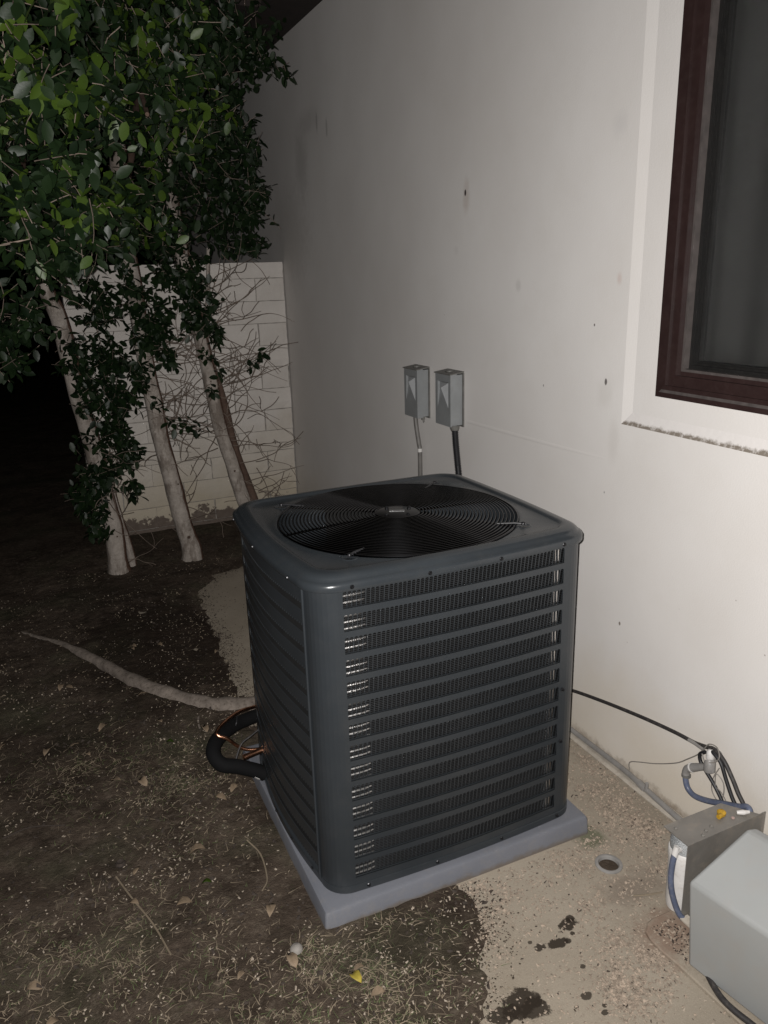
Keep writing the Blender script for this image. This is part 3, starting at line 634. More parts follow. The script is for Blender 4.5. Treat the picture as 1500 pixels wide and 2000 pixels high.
# ================================================================== SWITCH BOXES
def switch_box(y, z0, dy, label, seed):
    h, w, d = .222, .132, .064
    t = thing('switch_box', (WX, y, z0), label, 'switch box', 'grey switch boxes on the wall above the condenser')
    r = random.Random(seed)
    xf = WX-d; y0, y1 = y, y+w; za, zb = z0, z0+h
    b = MB(); b.box(xf+.010, WX-.001, y0+.003, y1-.003, za+.004, zb-.004); b.build('case', MAT['boxgrey'], t, bevel=.002)
    # hinged cover: front skin with a moulded recess
    b = MB(); ya, yb, zc, zd = y0+.018, y1-.020, za+.075, zb-.035; D = .016
    def F(p, q, s_, u): b.quad(p, q, s_, u)
    for (a0, a1, c0, c1) in [(y0, y1, za, zc), (y0, y1, zd, zb), (y0, ya, zc, zd), (yb, y1, zc, zd)]: F((xf, a0, c0), (xf, a0, c1), (xf, a1, c1), (xf, a1, c0))
    F((xf, ya, zc), (xf+D, ya, zd-.008), (xf+D, yb, zd-.008), (xf, yb, zc)); F((xf, ya, zd), (xf, yb, zd), (xf+D, yb, zd-.008), (xf+D, ya, zd-.008))
    F((xf, ya, zc), (xf, ya, zd), (xf+D, ya, zd-.008), (xf+D, ya, zd-.008)); F((xf, yb, zc), (xf+D, yb, zd-.008), (xf+D, yb, zd-.008), (xf, yb, zd))
    F((xf, y0, za), (xf+.030, y0, za), (xf+.030, y0, zb), (xf, y0, zb)); F((xf, y1, za), (xf, y1, zb), (xf+.030, y1, zb), (xf+.030, y1, za))
    F((xf, y0, za), (xf, y1, za), (xf+.030, y1, za), (xf+.030, y0, za)); b.build('cover', MAT['boxgrey'], t)
    b = MB(); b.add([(xf-.0005, ya, zd-.002), (xf-.0005, ya, zc+.004), (xf-.017, ya+.034, zd-.024), (xf-.0005, ya+.055, zd-.008)], [(0, 1, 2), (0, 2, 3), (0, 3, 1), (1, 3, 2)]); b.build('pull_tab', simple('pale_enamel', (.42, .43, .44), .4), t)
    b = MB(); b.add([(xf-.005, y0-.004, zb-.004), (xf-.005, y1+.004, zb-.004), (WX, y1+.004, zb+.004), (WX, y0-.004, zb+.004), (xf-.005, y0-.004, zb), (xf-.005, y1+.004, zb), (WX, y1+.004, zb+.009), (WX, y0-.004, zb+.009)], [(3, 2, 1, 0), (4, 5, 6, 7), (0, 1, 5, 4), (1, 2, 6, 5), (2, 3, 7, 6), (3, 0, 4, 7)]); b.build('rain_hood', MAT['boxdark'], t)
    b = MB(); b.lathe((WX-.03, y+w/2, zb+.003), [(.018, 0), (.018, .006), (.012, .009), (0, .010)], 14); b.build('knockout', MAT['boxdark'], t, True, auto=40)
    b = MB(); b.box(WX-.006, WX-.0005, y0-.006, y1+.006, za-.004, zb+.002); b.build('back_plate', MAT['boxdark'], t)
    b = MB(); b.box(WX-.034, WX-.020, y0+.012, y0+.022, za-.012, za+.004); b.tube([(WX-.027, y0+.010, za-.010), (WX-.028, y0+.004, za-.018), (WX-.028, y0+.012, za-.024), (WX-.028, y0+.018, za-.015)], .002, 6); b.build('padlock_hasp', MAT['boxdark'], t)
    return t
switch_box(3.145, 1.018, 0, 'grey switch box on the wall above a grey conduit, farther from the window', 1)
switch_box(2.838, 1.026, 0, 'grey switch box on the wall above a black corrugated conduit, nearer the window', 2)
cdt = rod('grey_conduit', [(WX-.035, 3.225, 1.022), (WX-.036, 3.215, .97), (WX-.037, 3.187, .885), (WX-.037, 3.180, .86), (WX-.037, 3.180, .70), (WX-.037, 3.180, .3), (WX-.037, 3.0, .1), (WX-.06, 2.7, .08)], .0105, MAT['conduit'], k=4, n=12)
tag(cdt, 'grey bent conduit running down the wall from the farther switch box', 'conduit')
b = MB(); b.tube([(WX-.037, 3.181, .868), (WX-.037, 3.180, .852)], .0115, 12); b.build('label_band', MAT['whiteplastic'], cdt, True, auto=50)
pts = smooth_path([(WX-.04, 2.845, 1.022), (WX-.042, 2.832, .95), (WX-.043, 2.815, .87), (WX-.043, 2.803, .80), (WX-.043, 2.80, .70), (WX-.045, 2.8, .4), (WX-.06, 2.7, .2), (WX-.12, 2.5, .15)], 40)
b = MB(); b.tube(pts, [.0135+.0016*(1 if i % 4 < 2 else -1) for i in range(len(pts))], 12)
cdt = b.build('black_conduit', MAT['blackconduit'], None, True, auto=60); tag(cdt, 'black corrugated conduit hanging from the nearer switch box', 'conduit')
b = MB(); b.tube([(WX-.043, 2.8035, .812), (WX-.043, 2.802, .79)], .0165, 12); b.build('label_band', MAT['whiteplastic'], cdt, True, auto=50)
b = MB(); b.tube([(WX-.04, 2.846, 1.03), (WX-.04, 2.845, 1.018), (WX-.041, 2.843, 1.008)], [.021, .020, .016], 12); b.build('collar', MAT['boxdark'], cdt, True, auto=50)

# ================================================================== FLOOR DRAIN
fd = thing('floor_drain', (DC[0], DC[1], 0), 'small round open floor drain sunk in the concrete slab', 'drain')
b = MB(); b.lathe((DC[0], DC[1], 0), [(DR-.008, -.12), (DR-.008, .001), (DR-.006, .0045), (DR, .005), (DR+.003, .003), (DR+.004, -.01)], 36); b.build('pipe_rim', MAT['greyplastic'], fd, True, auto=50)
b = MB(); b.lathe((DC[0], DC[1], -.06), [(0, -.004), (.01, -.003), (.02, -.001), (DR-.008, .004)], 24); b.build('dark_debris', MAT['darkcrumb'], fd, True)

# ================================================================== WALL-BASE PIPE AND CABLES
pts = smooth_path([(1.640, 2.6, .016), (1.643, 2.056, .016), (1.645, 1.86, .018), (1.645, 1.732, .020), (1.636, 1.627, .022), (1.628, 1.50, .020), (1.625, 1.38, .018)], 6)
o = rod('drain_pipe', [tuple(p) for p in pts], .0095, MAT['greyplastic'], k=1, n=12); tag(o, 'dusty grey plastic drain pipe lying along the foot of the wall', 'pipe')
b = MB(); b.tube([(1.641, 1.66, .0205), (1.636, 1.625, .0215)], .0125, 12); b.build('coupling', MAT['greyplastic'], o, True, auto=50)
b = MB(); b.tube([(1.632, 1.615, .026), (1.630, 1.612, .052)], .006, 8); b.build('tee_branch', MAT['greyplastic'], o, True, auto=50)
b = MB(); b.loft([[(1.618, y, 0), (1.616, y, .006), (1.630, y, .009), (1.655, y, .008)] for y in np.linspace(1.45, 2.9, 40)], False)
tag(b.build('mortar_fillet', MAT['cream']), kind='structure')
o = rod('long_cable', [(1.60, 2.45, .12), (1.638, 2.14, .145), (1.640, 2.0, .185), (1.641, 1.85, .222), (1.640, 1.67, .262), (1.640, 1.53, .287), (1.638, 1.45, .298), (1.636, 1.40, .312), (1.634, 1.372, .322), (1.631, 1.334, .309), (1.630, 1.299, .273), (1.630, 1.274, .240), (1.630, 1.253, .217), (1.630, 1.243, .190), (1.630, 1.236, .15)], .0062, MAT['cable'], n=10)
tag(o, 'long black cable sagging along the wall from condenser to valve', 'cable')
o = rod('short_cable', [(1.628, 1.372, .315), (1.62, 1.362, .32), (1.62, 1.334, .305), (1.62, 1.310, .264), (1.62, 1.284, .223), (1.62, 1.259, .191), (1.60, 1.248, .16)], .0055, MAT['blackconduit'], n=10)
tag(o, 'black cable dropping from the valve to the bracket, the one next to the long cable', 'cable')
o = rod('short_cable', [(1.622, 1.392, .305), (1.62, 1.408, .289), (1.62, 1.404, .268), (1.62, 1.385, .251), (1.62, 1.343, .219), (1.62, 1.31, .180), (1.60, 1.29, .15)], .0055, MAT['blackconduit'], n=10)
tag(o, 'black cable dropping from the valve to the bracket, crossing in front of the grey elbow', 'cable')
o = rod('blue_hose', [(1.612, 1.444, .20), (1.61, 1.442, .184), (1.61, 1.430, .160), (1.61, 1.402, .152), (1.61, 1.354, .168), (1.61, 1.307, .192), (1.61, 1.254, .218), (1.61, 1.226, .236), (1.606, 1.212, .228), (1.60, 1.214, .210), (1.59, 1.225, .190)], .0085, MAT['bluehose'], n=12)
tag(o, 'blue grey rubber hose curving from the wall valve to the bracket', 'hose')
va = thing('water_valve', (WX, 1.37, .29), 'small grey and white water valve with elbow fixed low on the wall', 'valve')
b = MB(); b.tube([(WX, 1.374, .296), (1.628, 1.373, .298)], .012, 14); b.build('wall_stub', MAT['greyplastic'], va, True, auto=50)
b = MB(); b.tube([(1.625, 1.376, .322), (1.624, 1.375, .316), (1.624, 1.375, .298), (1.622, 1.374, .290)], [.006, .011, .012, .009], 14); b.build('valve_head', MAT['whiteplastic'], va, True, auto=50)
b = MB(); b.tube([(1.622, 1.374, .288), (1.62, 1.371, .284), (1.618, 1.368, .258), (1.618, 1.367, .254)], [.014, .0165, .0165, .012], 16); b.build('valve_body', MAT['greyplastic'], va, True, auto=50)
b = MB(); b.tube([(1.618, 1.374, .268), (1.615, 1.40, .252), (1.614, 1.424, .235)], [.010, .011, .013], 14); b.build('branch_arm', MAT['greyplastic'], va, True, auto=50)
b = MB(); b.tube([(1.6135, 1.4255, .2345), (1.613, 1.4285, .2325)], .0145, 14); b.build('white_ring', MAT['whiteplastic'], va, True, auto=50)
b = MB(); b.tube(smooth_path([(1.613, 1.428, .232), (1.612, 1.440, .222), (1.612, 1.445, .206), (1.611, 1.443, .192)], 3), .0115, 14); b.build('elbow', MAT['greyplastic'], va, True, auto=50)
b = MB(); b.tube([(1.612, 1.4435, .200), (1.612, 1.4430, .193)], .0135, 14); b.build('clamp', MAT['boxdark'], va, True, auto=50)
o = rod('tube_stub', [(1.635, 1.467, .297), (1.634, 1.442, .300), (1.63, 1.405, .302)], .0055, MAT['greyplastic'], n=10); tag(o, 'short grey tube stub sticking out left of the valve', 'tube')
o = rod('thin_wire', [(1.640, 1.705, .04), (1.635, 1.70, .075), (1.636, 1.655, .103), (1.637, 1.589, .138), (1.636, 1.507, .192), (1.632, 1.461, .236), (1.627, 1.422, .277), (1.625, 1.40, .31), (1.625, 1.384, .335), (1.625, 1.357, .34), (1.615, 1.337, .322), (1.612, 1.352, .297), (1.608, 1.379, .287), (1.612, 1.394, .301)], .0017, MAT['wire'], n=6)
tag(o, 'thin grey wire strung from the wall base pipe and wound round the valve', 'wire')
o = rod('wire_loop', [(1.625, 1.341, .282), (1.625, 1.355, .248), (1.625, 1.361, .218), (1.627, 1.357, .19), (1.625, 1.335, .178), (1.625, 1.318, .203), (1.625, 1.322, .244), (1.62, 1.345, .262), (1.62, 1.343, .225), (1.62, 1.32, .214), (1.615, 1.294, .197), (1.615, 1.283, .175)], .0014, MAT['wire'], n=6)
tag(o, 'thin grey wire hanging in loose loops behind the black cables', 'wire')

# ================================================================== FILTER BRACKET
bx0, bx1, by0, by1, bz = 1.341, 1.604, 1.173, 1.257, .250
fb = thing('filter_bracket', (1.47, 1.21, 0), 'dusty bent sheet metal bracket holding the white water filter', 'bracket')
b = MB(); b.add([(bx0, by0, bz), (bx1, by0, bz), (bx1-.06, by1, bz), (bx0, by1, bz)], [(0, 1, 2, 3)]); b.build('top_plate', MAT['bracket'], fb, solid=.0025)
b = MB(); b.add([(bx0, by0-.001, bz+.0005), (bx1, by0-.001, bz+.006), (bx1, by0-.001, .012), (bx0+.002, by0-.001, .012)], [(0, 3, 2, 1)]); b.build('side_plate', MAT['bracket'], fb, solid=.0025)
b = MB(); b.add([(bx1-.0002, by0, .012), (WX-.002, by0+.03, .012), (WX-.002, by0+.03, bz-.03), (bx1-.0002, by0, bz+.006)], [(0, 1, 2, 3)]); b.build('wall_plate', MAT['bracket'], fb, solid=.0025)
b = MB(); b.box(bx0-.006, bx0+.02, by0-.060, by0-.004, .026, .030); b.box(bx0-.006, bx0+.016, by0-.062, by0-.0605, .012, .030); b.build('foot', MAT['cream'], fb)
for (xx, yy) in ((1.404, 1.184), (1.362, 1.235), (1.45, 1.20), (1.425, 1.194)):
    b = MB(); b.lathe((xx, yy, bz), [(.005, 0), (.005, .0025), (.0025, .004), (0, .004)], 6); b.build('bolt', MAT['bracket'], fb)
b = MB(); b.lathe((1.508, 1.222, bz+.001), [(.011, 0), (.012, .008), (.008, .012), (0, .013)], 12); b.tube([(1.500, 1.214, bz+.007), (1.486, 1.212, bz+.007)], .0065, 8)
tag(b.build('yellow_cap', simple('yellow_plastic', (.50, .29, .02), .5, 0, .5, 60), None, True, auto=50), 'small yellow plastic cap lying on top of the metal bracket', 'cap')
b = MB(); b.lathe((1.523, 1.197, bz+.001), [(.0045, 0), (.0045, .003), (0, .004)], 8); tag(b.build('pink_pebble', simple('pinkish_stone', (.42, .30, .27), .7), None, True), 'tiny pinkish pebble beside the yellow cap on the bracket', 'pebble')
b = MB(); b.tube([(1.545, 1.205, bz+.006), (1.558, 1.196, bz+.008), (1.572, 1.188, bz+.010)], [.005, .007, .004], 10); tag(b.build('white_fitting', MAT['whiteplastic'], None, True, auto=50), 'small white fitting lying where the blue hose meets the bracket corner', 'fitting')
wf = thing('water_filter', (1.380, 1.214, 0), 'white cylindrical water filter cartridge with a clear head under the bracket', 'water filter')
c_ = (1.383, 1.2165, 0)
b = MB(); b.lathe(c_, [(.02, .012), (.036, .014), (.0385, .03), (.0405, .170), (.0405, .172)], 32); b.build('canister', MAT['whiteplastic'], wf, True, auto=40)
b = MB(); b.lathe(c_, [(.0405, .172), (.0425, .173), (.0425, .196), (.041, .198)], 32); b.build('collar', MAT['whiteplastic'], wf, True, auto=40)
b = MB(); b.lathe(c_, [(.0395, .1985), (.040, .225), (.036, .240), (.02, .2455)], 32); b.build('clear_head', MAT['clear'], wf, True, auto=40)
b = MB(); b.tube([(1.350, 1.205, .214), (1.334, 1.203, .216)], .009, 12); b.tube([(1.336, 1.203, .228), (1.333, 1.203, .212), (1.330, 1.203, .196)], [.007, .009, .0075], 12); b.build('elbow_fitting', MAT['whiteplastic'], wf, True, auto=50)
o = rod('filter_hose', [(1.331, 1.203, .204), (1.327, 1.203, .182), (1.324, 1.202, .14), (1.325, 1.196, .10), (1.331, 1.185, .06), (1.340, 1.175, .032), (1.352, 1.165, .018)], .0078, MAT['bluehose'], n=12)
tag(o, 'blue grey hose running down the left side of the white filter', 'hose')

# ================================================================== GREY COVER BOX
gb = thing('pump_cover', (1.272, 1.06, 0), 'large smooth grey metal cover box with a sloping lid standing by the wall', 'cover box')
# end outline at the far end: foot, shoulder, ridge, back; then the same outline nearer the camera
E0 = [(1.258, 1.066, .013), (1.238, 1.072, .266), (1.403, 1.062, .362), (1.435, 1.064, .352), (1.44, 1.064, .013)]
DV = (.029, -.155, .0)
b = MB(); rings = []
for v in (0, .8, 1.6, 2.4, 3.4): rings.append([(p[0]+DV[0]*v*(1.0 if p[2] > .02 else .9), p[1]+DV[1]*v, p[2]) for p in E0])
b.loft(rings, True, True, True); o = b.build('cover', MAT['cover'], gb); md = o.modifiers.new('bev', 'BEVEL'); md.width = .009; md.segments = 3; md.limit_method = 'ANGLE'; o.data.set_sharp_from_angle(angle=math.radians(25)); o.data.polygons.foreach_set('use_smooth', [True]*len(o.data.polygons))
b = MB(); b.box(1.30, 1.33, .95, .98, .010, .016); b.build('foot', MAT['boxdark'], gb)
# plinth under the box
b = MB(); pl = [(1.285, 1.215), (1.262, 1.21), (1.242, 1.192), (1.234, 1.165), (1.233, 1.13), (1.24, 1.08), (1.245, 1.0), (1.25, .9), (1.26, .5), (1.655, .5), (1.655, 1.19), (1.40, 1.215)]
b.loft([[(p[0], p[1], -.01) for p in pl], [(p[0], p[1], .008) for p in pl], [(p[0]+.003, p[1]-.003, .011) for p in pl]], True, False, True)
tag(b.build('plinth_slab', MAT['slab']), kind='structure')
o = rod('power_cable', [(1.275, 1.02, .020), (1.262, .985, .019), (1.255, .955, .019), (1.256, .92, .019), (1.266, .86, .019), (1.28, .7, .019)], .0075, MAT['cable'], n=10)
tag(o, 'thick dark cable lying along the foot of the grey cover box', 'cable')

# ================================================================== TREES
LEAF_V = [(0, 0, 0), (.19, .17, .03), (.27, .48, .055), (.18, .78, .03), (0, 1, -.05), (-.18, .78, .03), (-.27, .48, .055), (-.19, .17, .03), (0, .25, 0), (0, .6, .0)]
LEAF_F = [(0, 1, 8), (0, 8, 7), (1, 2, 9, 8), (8, 9, 6, 7), (2, 3, 4, 9), (9, 4, 5, 6)]
LV = np.array(LEAF_V)
def leaf_mesh(m, name='leaf'):
    me = bpy.data.meshes.new(name); me.from_pydata([tuple(np.array(v)*.052) for v in LEAF_V], [], LEAF_F); me.materials.append(m); me.polygons.foreach_set('use_smooth', [True]*len(me.polygons)); return me
LM = leaf_mesh(MAT['leaf']); LY = leaf_mesh(MAT['young'], 'young_leaf')
CAMP = np.array([0, 0, 1.65])
def basis(d, up_):
    d = d/np.linalg.norm(d); x = np.cross(d, up_); n_ = np.linalg.norm(x)
    x = np.array([1., 0, 0]) if n_ < 1e-4 else x/n_; z = np.cross(x, d); return np.stack([x, d, z], 1)
def tree(name, label, stems, blobs, ropes=(), twigs=(), base=None, dens=1.0, seed=1, nleaf=300):
    r = np.random.default_rng(seed); base = base or stems[0][0][0]
    t = thing(name, base, label, 'tree', None)
    for pts, rad, mt in stems:
        sp = smooth_path(pts, 6); n = len(sp); rr = [rad[0]+(rad[1]-rad[0])*(i/(n-1)) for i in range(n)]
        rr = [.88*q*(1+.025*math.sin(i*1.7+seed)+.035*math.sin(i*.6+seed))*(1+.55*math.exp(-i/2.4)) for i, q in enumerate(rr)]
        sp = [p+Vector((.004*math.sin(i*.55+seed), .006*math.cos(i*.8), 0)) for i, p in enumerate(sp)]
        b = MB(); b.tube(sp, rr, 16); b.build('trunk' if mt != 'twig' else 'branch', MAT[mt], t, True, auto=80)
    for pts, rad, mt in stems:
        if mt != 'bark' or rad[0] < .05: continue
        sp = smooth_path(pts, 6); q = random.Random(seed)
        for i in range(3, len(sp)-10, 5):
            a = -PI/2+q.uniform(-.9, .9); rr0 = .88*(rad[0]+(rad[1]-rad[0])*i/len(sp)); c0 = Vector(sp[i])+Vector((.003*math.sin(i*.55+seed), 0, q.uniform(-.03, .03))); dv = Vector((math.cos(a), math.sin(a), .25)); u_ = q.uniform(.35, .95); b = MB()
            b.tube([c0+dv*rr0*.9, c0+dv*(rr0+.003*u_), c0+dv*(rr0+.009*u_)], [.014*u_, .010*u_, .004*u_], 8); b.build('branch_scar', MAT['bark'] if i % 2 else MAT['brown_bark'], t, True)
    # leafy sprays: curved shoot with leaves round it
    tw = MB(); L = []
    for (x, y, z, R_, yg) in blobs:
        cnt = max(3, int(dens*(R_**2)*(1150 if R_ > .12 else 2300)*(1.25 if yg else 1)))
        for k in range(cnt):
            p = r.normal(size=3); p /= np.linalg.norm(p); p *= R_*(r.random()**.45)*1.0; p[1] *= 1.5 if R_ > .12 else 1.0
            p += (x, y, z); d = r.normal(size=3)*.7+np.array([.15, -.35, -.25]); d /= np.linalg.norm(d)
            ln = r.uniform(.07, .17)*(1 if R_ > .1 else .6); q = p.copy(); path = [q.copy()]; n = int(r.integers(5, 9)) if R_ > .05 else 4; ph = r.uniform(0, 6.28)
            q = p-d*ln*.7; path = [q.copy()]
            for i in range(n):
                d = d+r.normal(size=3)*.12+np.array([0, 0, -.03]); d /= np.linalg.norm(d); q = q+d*ln/n; path.append(q.copy())
                B = basis(d, np.array([0, 0, 1.])); a = ph+i*2.4; side = B[:, 0]*math.cos(a)+B[:, 2]*math.sin(a)
                ld = d*(.55 if i < n-1 else 1.2)+side*.8+np.array([0, 0, -.15]); tocam = CAMP-q
                tw_up = np.array([0, 0, 1.])*.9+r.normal(size=3)*.45
                L.append((q.copy(), basis(ld, tw_up), r.uniform(.72, 1.15), yg and r.random() < .26))
            if k % 2 == 0: tw.tube([tuple(c) for c in path[::2]+[path[-1]]], .0013, 3, False)
    for pts, rad in ropes: tw.tube(smooth_path(pts, 4), rad, 5, False)
    tw.build('twigs', MAT['twig'], t)['kind'] = 'stuff'
    if len(L) > nleaf:
        size = np.array([q[2]/(np.linalg.norm(q[0]-CAMP)) for q in L]); order = np.argsort(-size)
    else: order = np.arange(len(L))
    for i in order[:nleaf]:
        p, B, s_, yg = L[i]; o = bpy.data.objects.new('leaf', LY if yg else LM); COL.objects.link(o); o.parent = t
        M4 = Matrix(((*B[0], 0), (*B[1], 0), (*B[2], 0), (0, 0, 0, 1))); M4 = Matrix.Translation(Vector(p)-Vector(t.location)) @ M4 @ Matrix.Scale(s_, 4); o.matrix_local = M4
    for young in (False, True):
        idx = [i for i in order[nleaf:] if L[i][3] == young]
        if not idx: continue
        V = []; F = []
        for c, i in enumerate(idx):
            p, B, s_, _ = L[i]; V.append((LV*.052*s_) @ B.T+p-np.array(t.location)); F += [tuple(q+c*10 for q in f) for f in LEAF_F]
        me = bpy.data.meshes.new('foliage'); me.from_pydata(np.concatenate(V).tolist(), [], F); me.materials.append(MAT['young' if young else 'leaf']); me.polygons.foreach_set('use_smooth', [True]*len(me.polygons))
        o = bpy.data.objects.new('young_foliage' if young else 'foliage', me); COL.objects.link(o); o.parent = t; o['kind'] = 'stuff'
    print(name, 'leaves', len(L)); return t
LEFT = [(0.11,2.30,2.24,0.19,1),(0.10,2.40,2.04,0.17,1),(0.02,2.50,1.82,0.17,1),(0.23,2.60,1.87,0.14,1),(0.33,2.70,2.20,0.20,1),(0.05,3.40,1.57,0.16,0),(-0.09,3.60,1.41,0.12,0),(0.15,3.00,1.75,0.12,0),(0.38,4.40,1.53,0.12,0),(0.28,4.40,1.28,0.12,0),(0.44,4.40,1.27,0.11,0),(0.32,4.45,1.00,0.15,0),(0.45,4.45,1.01,0.10,0),(0.32,4.50,0.76,0.16,0),(0.46,4.50,0.72,0.09,0),(0.21,4.50,0.54,0.11,0),(0.23,4.50,0.31,0.07,0),(0.46,4.50,0.54,0.06,0),]
MID = [(0.59,3.20,2.48,0.24,1),(0.63,3.30,2.25,0.23,1),(0.46,3.30,1.90,0.18,1),(0.78,4.40,1.83,0.19,0),(0.55,4.40,1.63,0.15,0),(0.66,4.40,1.47,0.10,0),(0.69,4.40,1.25,0.07,0),(0.73,4.40,0.89,0.05,0),(0.83,4.40,0.87,0.04,0),(0.63,4.40,1.00,0.04,0),]
RIGHT = [(1.04,4.00,2.75,0.24,0),(1.18,4.10,2.67,0.12,0),(1.35,4.10,2.65,0.05,0),(1.40,4.10,2.62,0.03,0),(1.12,4.20,2.38,0.16,0),(1.08,4.40,2.14,0.23,0),(1.23,4.40,2.04,0.12,0),(1.11,4.50,1.89,0.14,0),(1.28,4.60,1.86,0.09,0),(1.30,4.40,2.32,0.04,0),(1.31,4.40,2.09,0.04,0),(0.84,4.40,1.54,0.08,0),(0.94,4.40,1.51,0.08,0),(1.00,4.40,1.37,0.06,0),(0.82,4.40,1.68,0.12,0),(1.20,4.50,1.19,0.04,0),(1.26,4.50,1.22,0.02,0),(0.96,4.50,1.05,0.02,0),(0.87,4.40,1.41,0.08,0),]
extra_left = [(.30, 4.42, 1.12, .10, 0), (.40, 4.42, .88, .09, 0), (.28, 4.45, .64, .10, 0), (.24, 4.5, .42, .08, 0), (.50, 4.42, 1.14, .08, 0), (-.15, 2.9, 2.2, .30, 1), (-.2, 2.6, 2.75, .4, 1), (.25, 2.6, 2.75, .3, 1), (-.05, 3.6, 2.0, .35, 0), (.1, 3.9, 2.5, .35, 0), (-.25, 3.7, 1.55, .2, 0), (-.1, 3.8, 1.45, .16, 0)]
extra_mid = [(.60, 4.42, 1.36, .09, 0), (.55, 4.42, 1.18, .06, 0), (.72, 4.42, 1.40, .07, 0), (.5, 3.9, 2.35, .35, 0), (.45, 3.7, 2.75, .4, 0), (.75, 3.7, 2.7, .3, 0), (.35, 4.3, 2.0, .28, 0)]
extra_right = [(.95, 4.5, 1.22, .045, 0), (1.02, 4.5, 1.12, .03, 0), (.90, 4.45, 1.62, .09, 0), (.95, 4.4, 2.5, .3, 0), (.85, 4.7, 2.15, .3, 0), (1.0, 4.8, 2.8, .35, 0), (1.2, 4.7, 2.35, .2, 0), (.8, 4.7, 1.9, .16, 0)]
def curly(x, y, z, n, ln, r, spread=1.0):
    """bare crooked twigs starting on a stem"""
    out = []
    for k in range(n):
        p = Vector((x, y, z+r.uniform(-.35, .35))); d = Vector((r.uniform(.2, 1)*spread, r.uniform(-.5, .4), r.uniform(-.35, .45))).normalized(); pts = [p]
        L_ = ln*r.uniform(.5, 1.1); m = 7; cu = Vector((r.uniform(-.35, .35), r.uniform(-.2, .2), r.uniform(-.45, .45)))
        for i in range(m): d = (d+cu*.45+Vector([r.uniform(-.3, .3) for _ in range(3)])).normalized(); p = p+d*L_/m; pts.append(p.copy())
        for q in pts: q.y = min(q.y, 5.14); q.x = min(q.x, 1.6)
        out.append((pts, [.0032*(1-.7*i/(4*m)) for i in range(4*m+1)]))
        for j in (3, 5):
            q = pts[j].copy(); e = Vector([r.uniform(-1, 1) for _ in range(3)]).normalized(); pp = [q]
            for i in range(4): e = (e+Vector([r.uniform(-.4, .4) for _ in range(3)])).normalized(); q = q+e*L_*.09; pp.append(q.copy())
            for s_ in pp: s_.y = min(s_.y, 5.14)
            out.append((pp, [.0018]*17))
    return out
rr_ = random.Random(5)
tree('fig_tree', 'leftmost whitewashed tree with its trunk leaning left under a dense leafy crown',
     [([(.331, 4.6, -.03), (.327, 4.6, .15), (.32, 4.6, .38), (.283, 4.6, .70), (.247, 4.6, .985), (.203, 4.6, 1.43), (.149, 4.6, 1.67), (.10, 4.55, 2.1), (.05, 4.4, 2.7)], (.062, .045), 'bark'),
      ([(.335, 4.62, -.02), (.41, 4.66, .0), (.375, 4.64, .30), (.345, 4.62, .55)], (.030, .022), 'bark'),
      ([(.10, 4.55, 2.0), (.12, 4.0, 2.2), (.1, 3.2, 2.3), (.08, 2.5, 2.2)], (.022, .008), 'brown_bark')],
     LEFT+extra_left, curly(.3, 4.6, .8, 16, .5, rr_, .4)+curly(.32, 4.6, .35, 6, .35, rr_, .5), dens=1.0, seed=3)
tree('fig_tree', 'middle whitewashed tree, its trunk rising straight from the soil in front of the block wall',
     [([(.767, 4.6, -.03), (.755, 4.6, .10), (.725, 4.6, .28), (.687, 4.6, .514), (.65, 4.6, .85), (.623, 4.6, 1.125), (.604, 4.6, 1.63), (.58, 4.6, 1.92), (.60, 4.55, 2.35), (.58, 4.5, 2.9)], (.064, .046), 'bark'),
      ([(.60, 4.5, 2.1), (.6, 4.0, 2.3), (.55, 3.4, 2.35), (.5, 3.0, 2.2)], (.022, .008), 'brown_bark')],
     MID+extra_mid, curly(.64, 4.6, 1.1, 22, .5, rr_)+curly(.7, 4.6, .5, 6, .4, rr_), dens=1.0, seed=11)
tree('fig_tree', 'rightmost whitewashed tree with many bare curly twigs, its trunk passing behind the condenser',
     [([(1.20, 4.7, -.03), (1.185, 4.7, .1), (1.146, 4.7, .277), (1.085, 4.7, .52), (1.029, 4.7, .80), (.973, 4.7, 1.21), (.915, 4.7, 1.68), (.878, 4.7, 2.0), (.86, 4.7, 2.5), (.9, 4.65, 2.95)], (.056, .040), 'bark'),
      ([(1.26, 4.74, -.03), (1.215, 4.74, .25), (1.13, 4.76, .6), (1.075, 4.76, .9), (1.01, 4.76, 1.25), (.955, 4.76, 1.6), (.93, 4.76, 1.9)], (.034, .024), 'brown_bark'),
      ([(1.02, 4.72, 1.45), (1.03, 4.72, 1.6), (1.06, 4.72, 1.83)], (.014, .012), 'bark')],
     RIGHT+extra_right, curly(1.0, 4.72, 1.25, 26, .6, rr_)+curly(1.08, 4.72, .75, 19, .5, rr_)+curly(1.0, 4.7, 1.0, 18, .55, rr_, -.6)+curly(1.3, 4.95, .25, 6, .45, rr_), dens=1.0, seed=23)
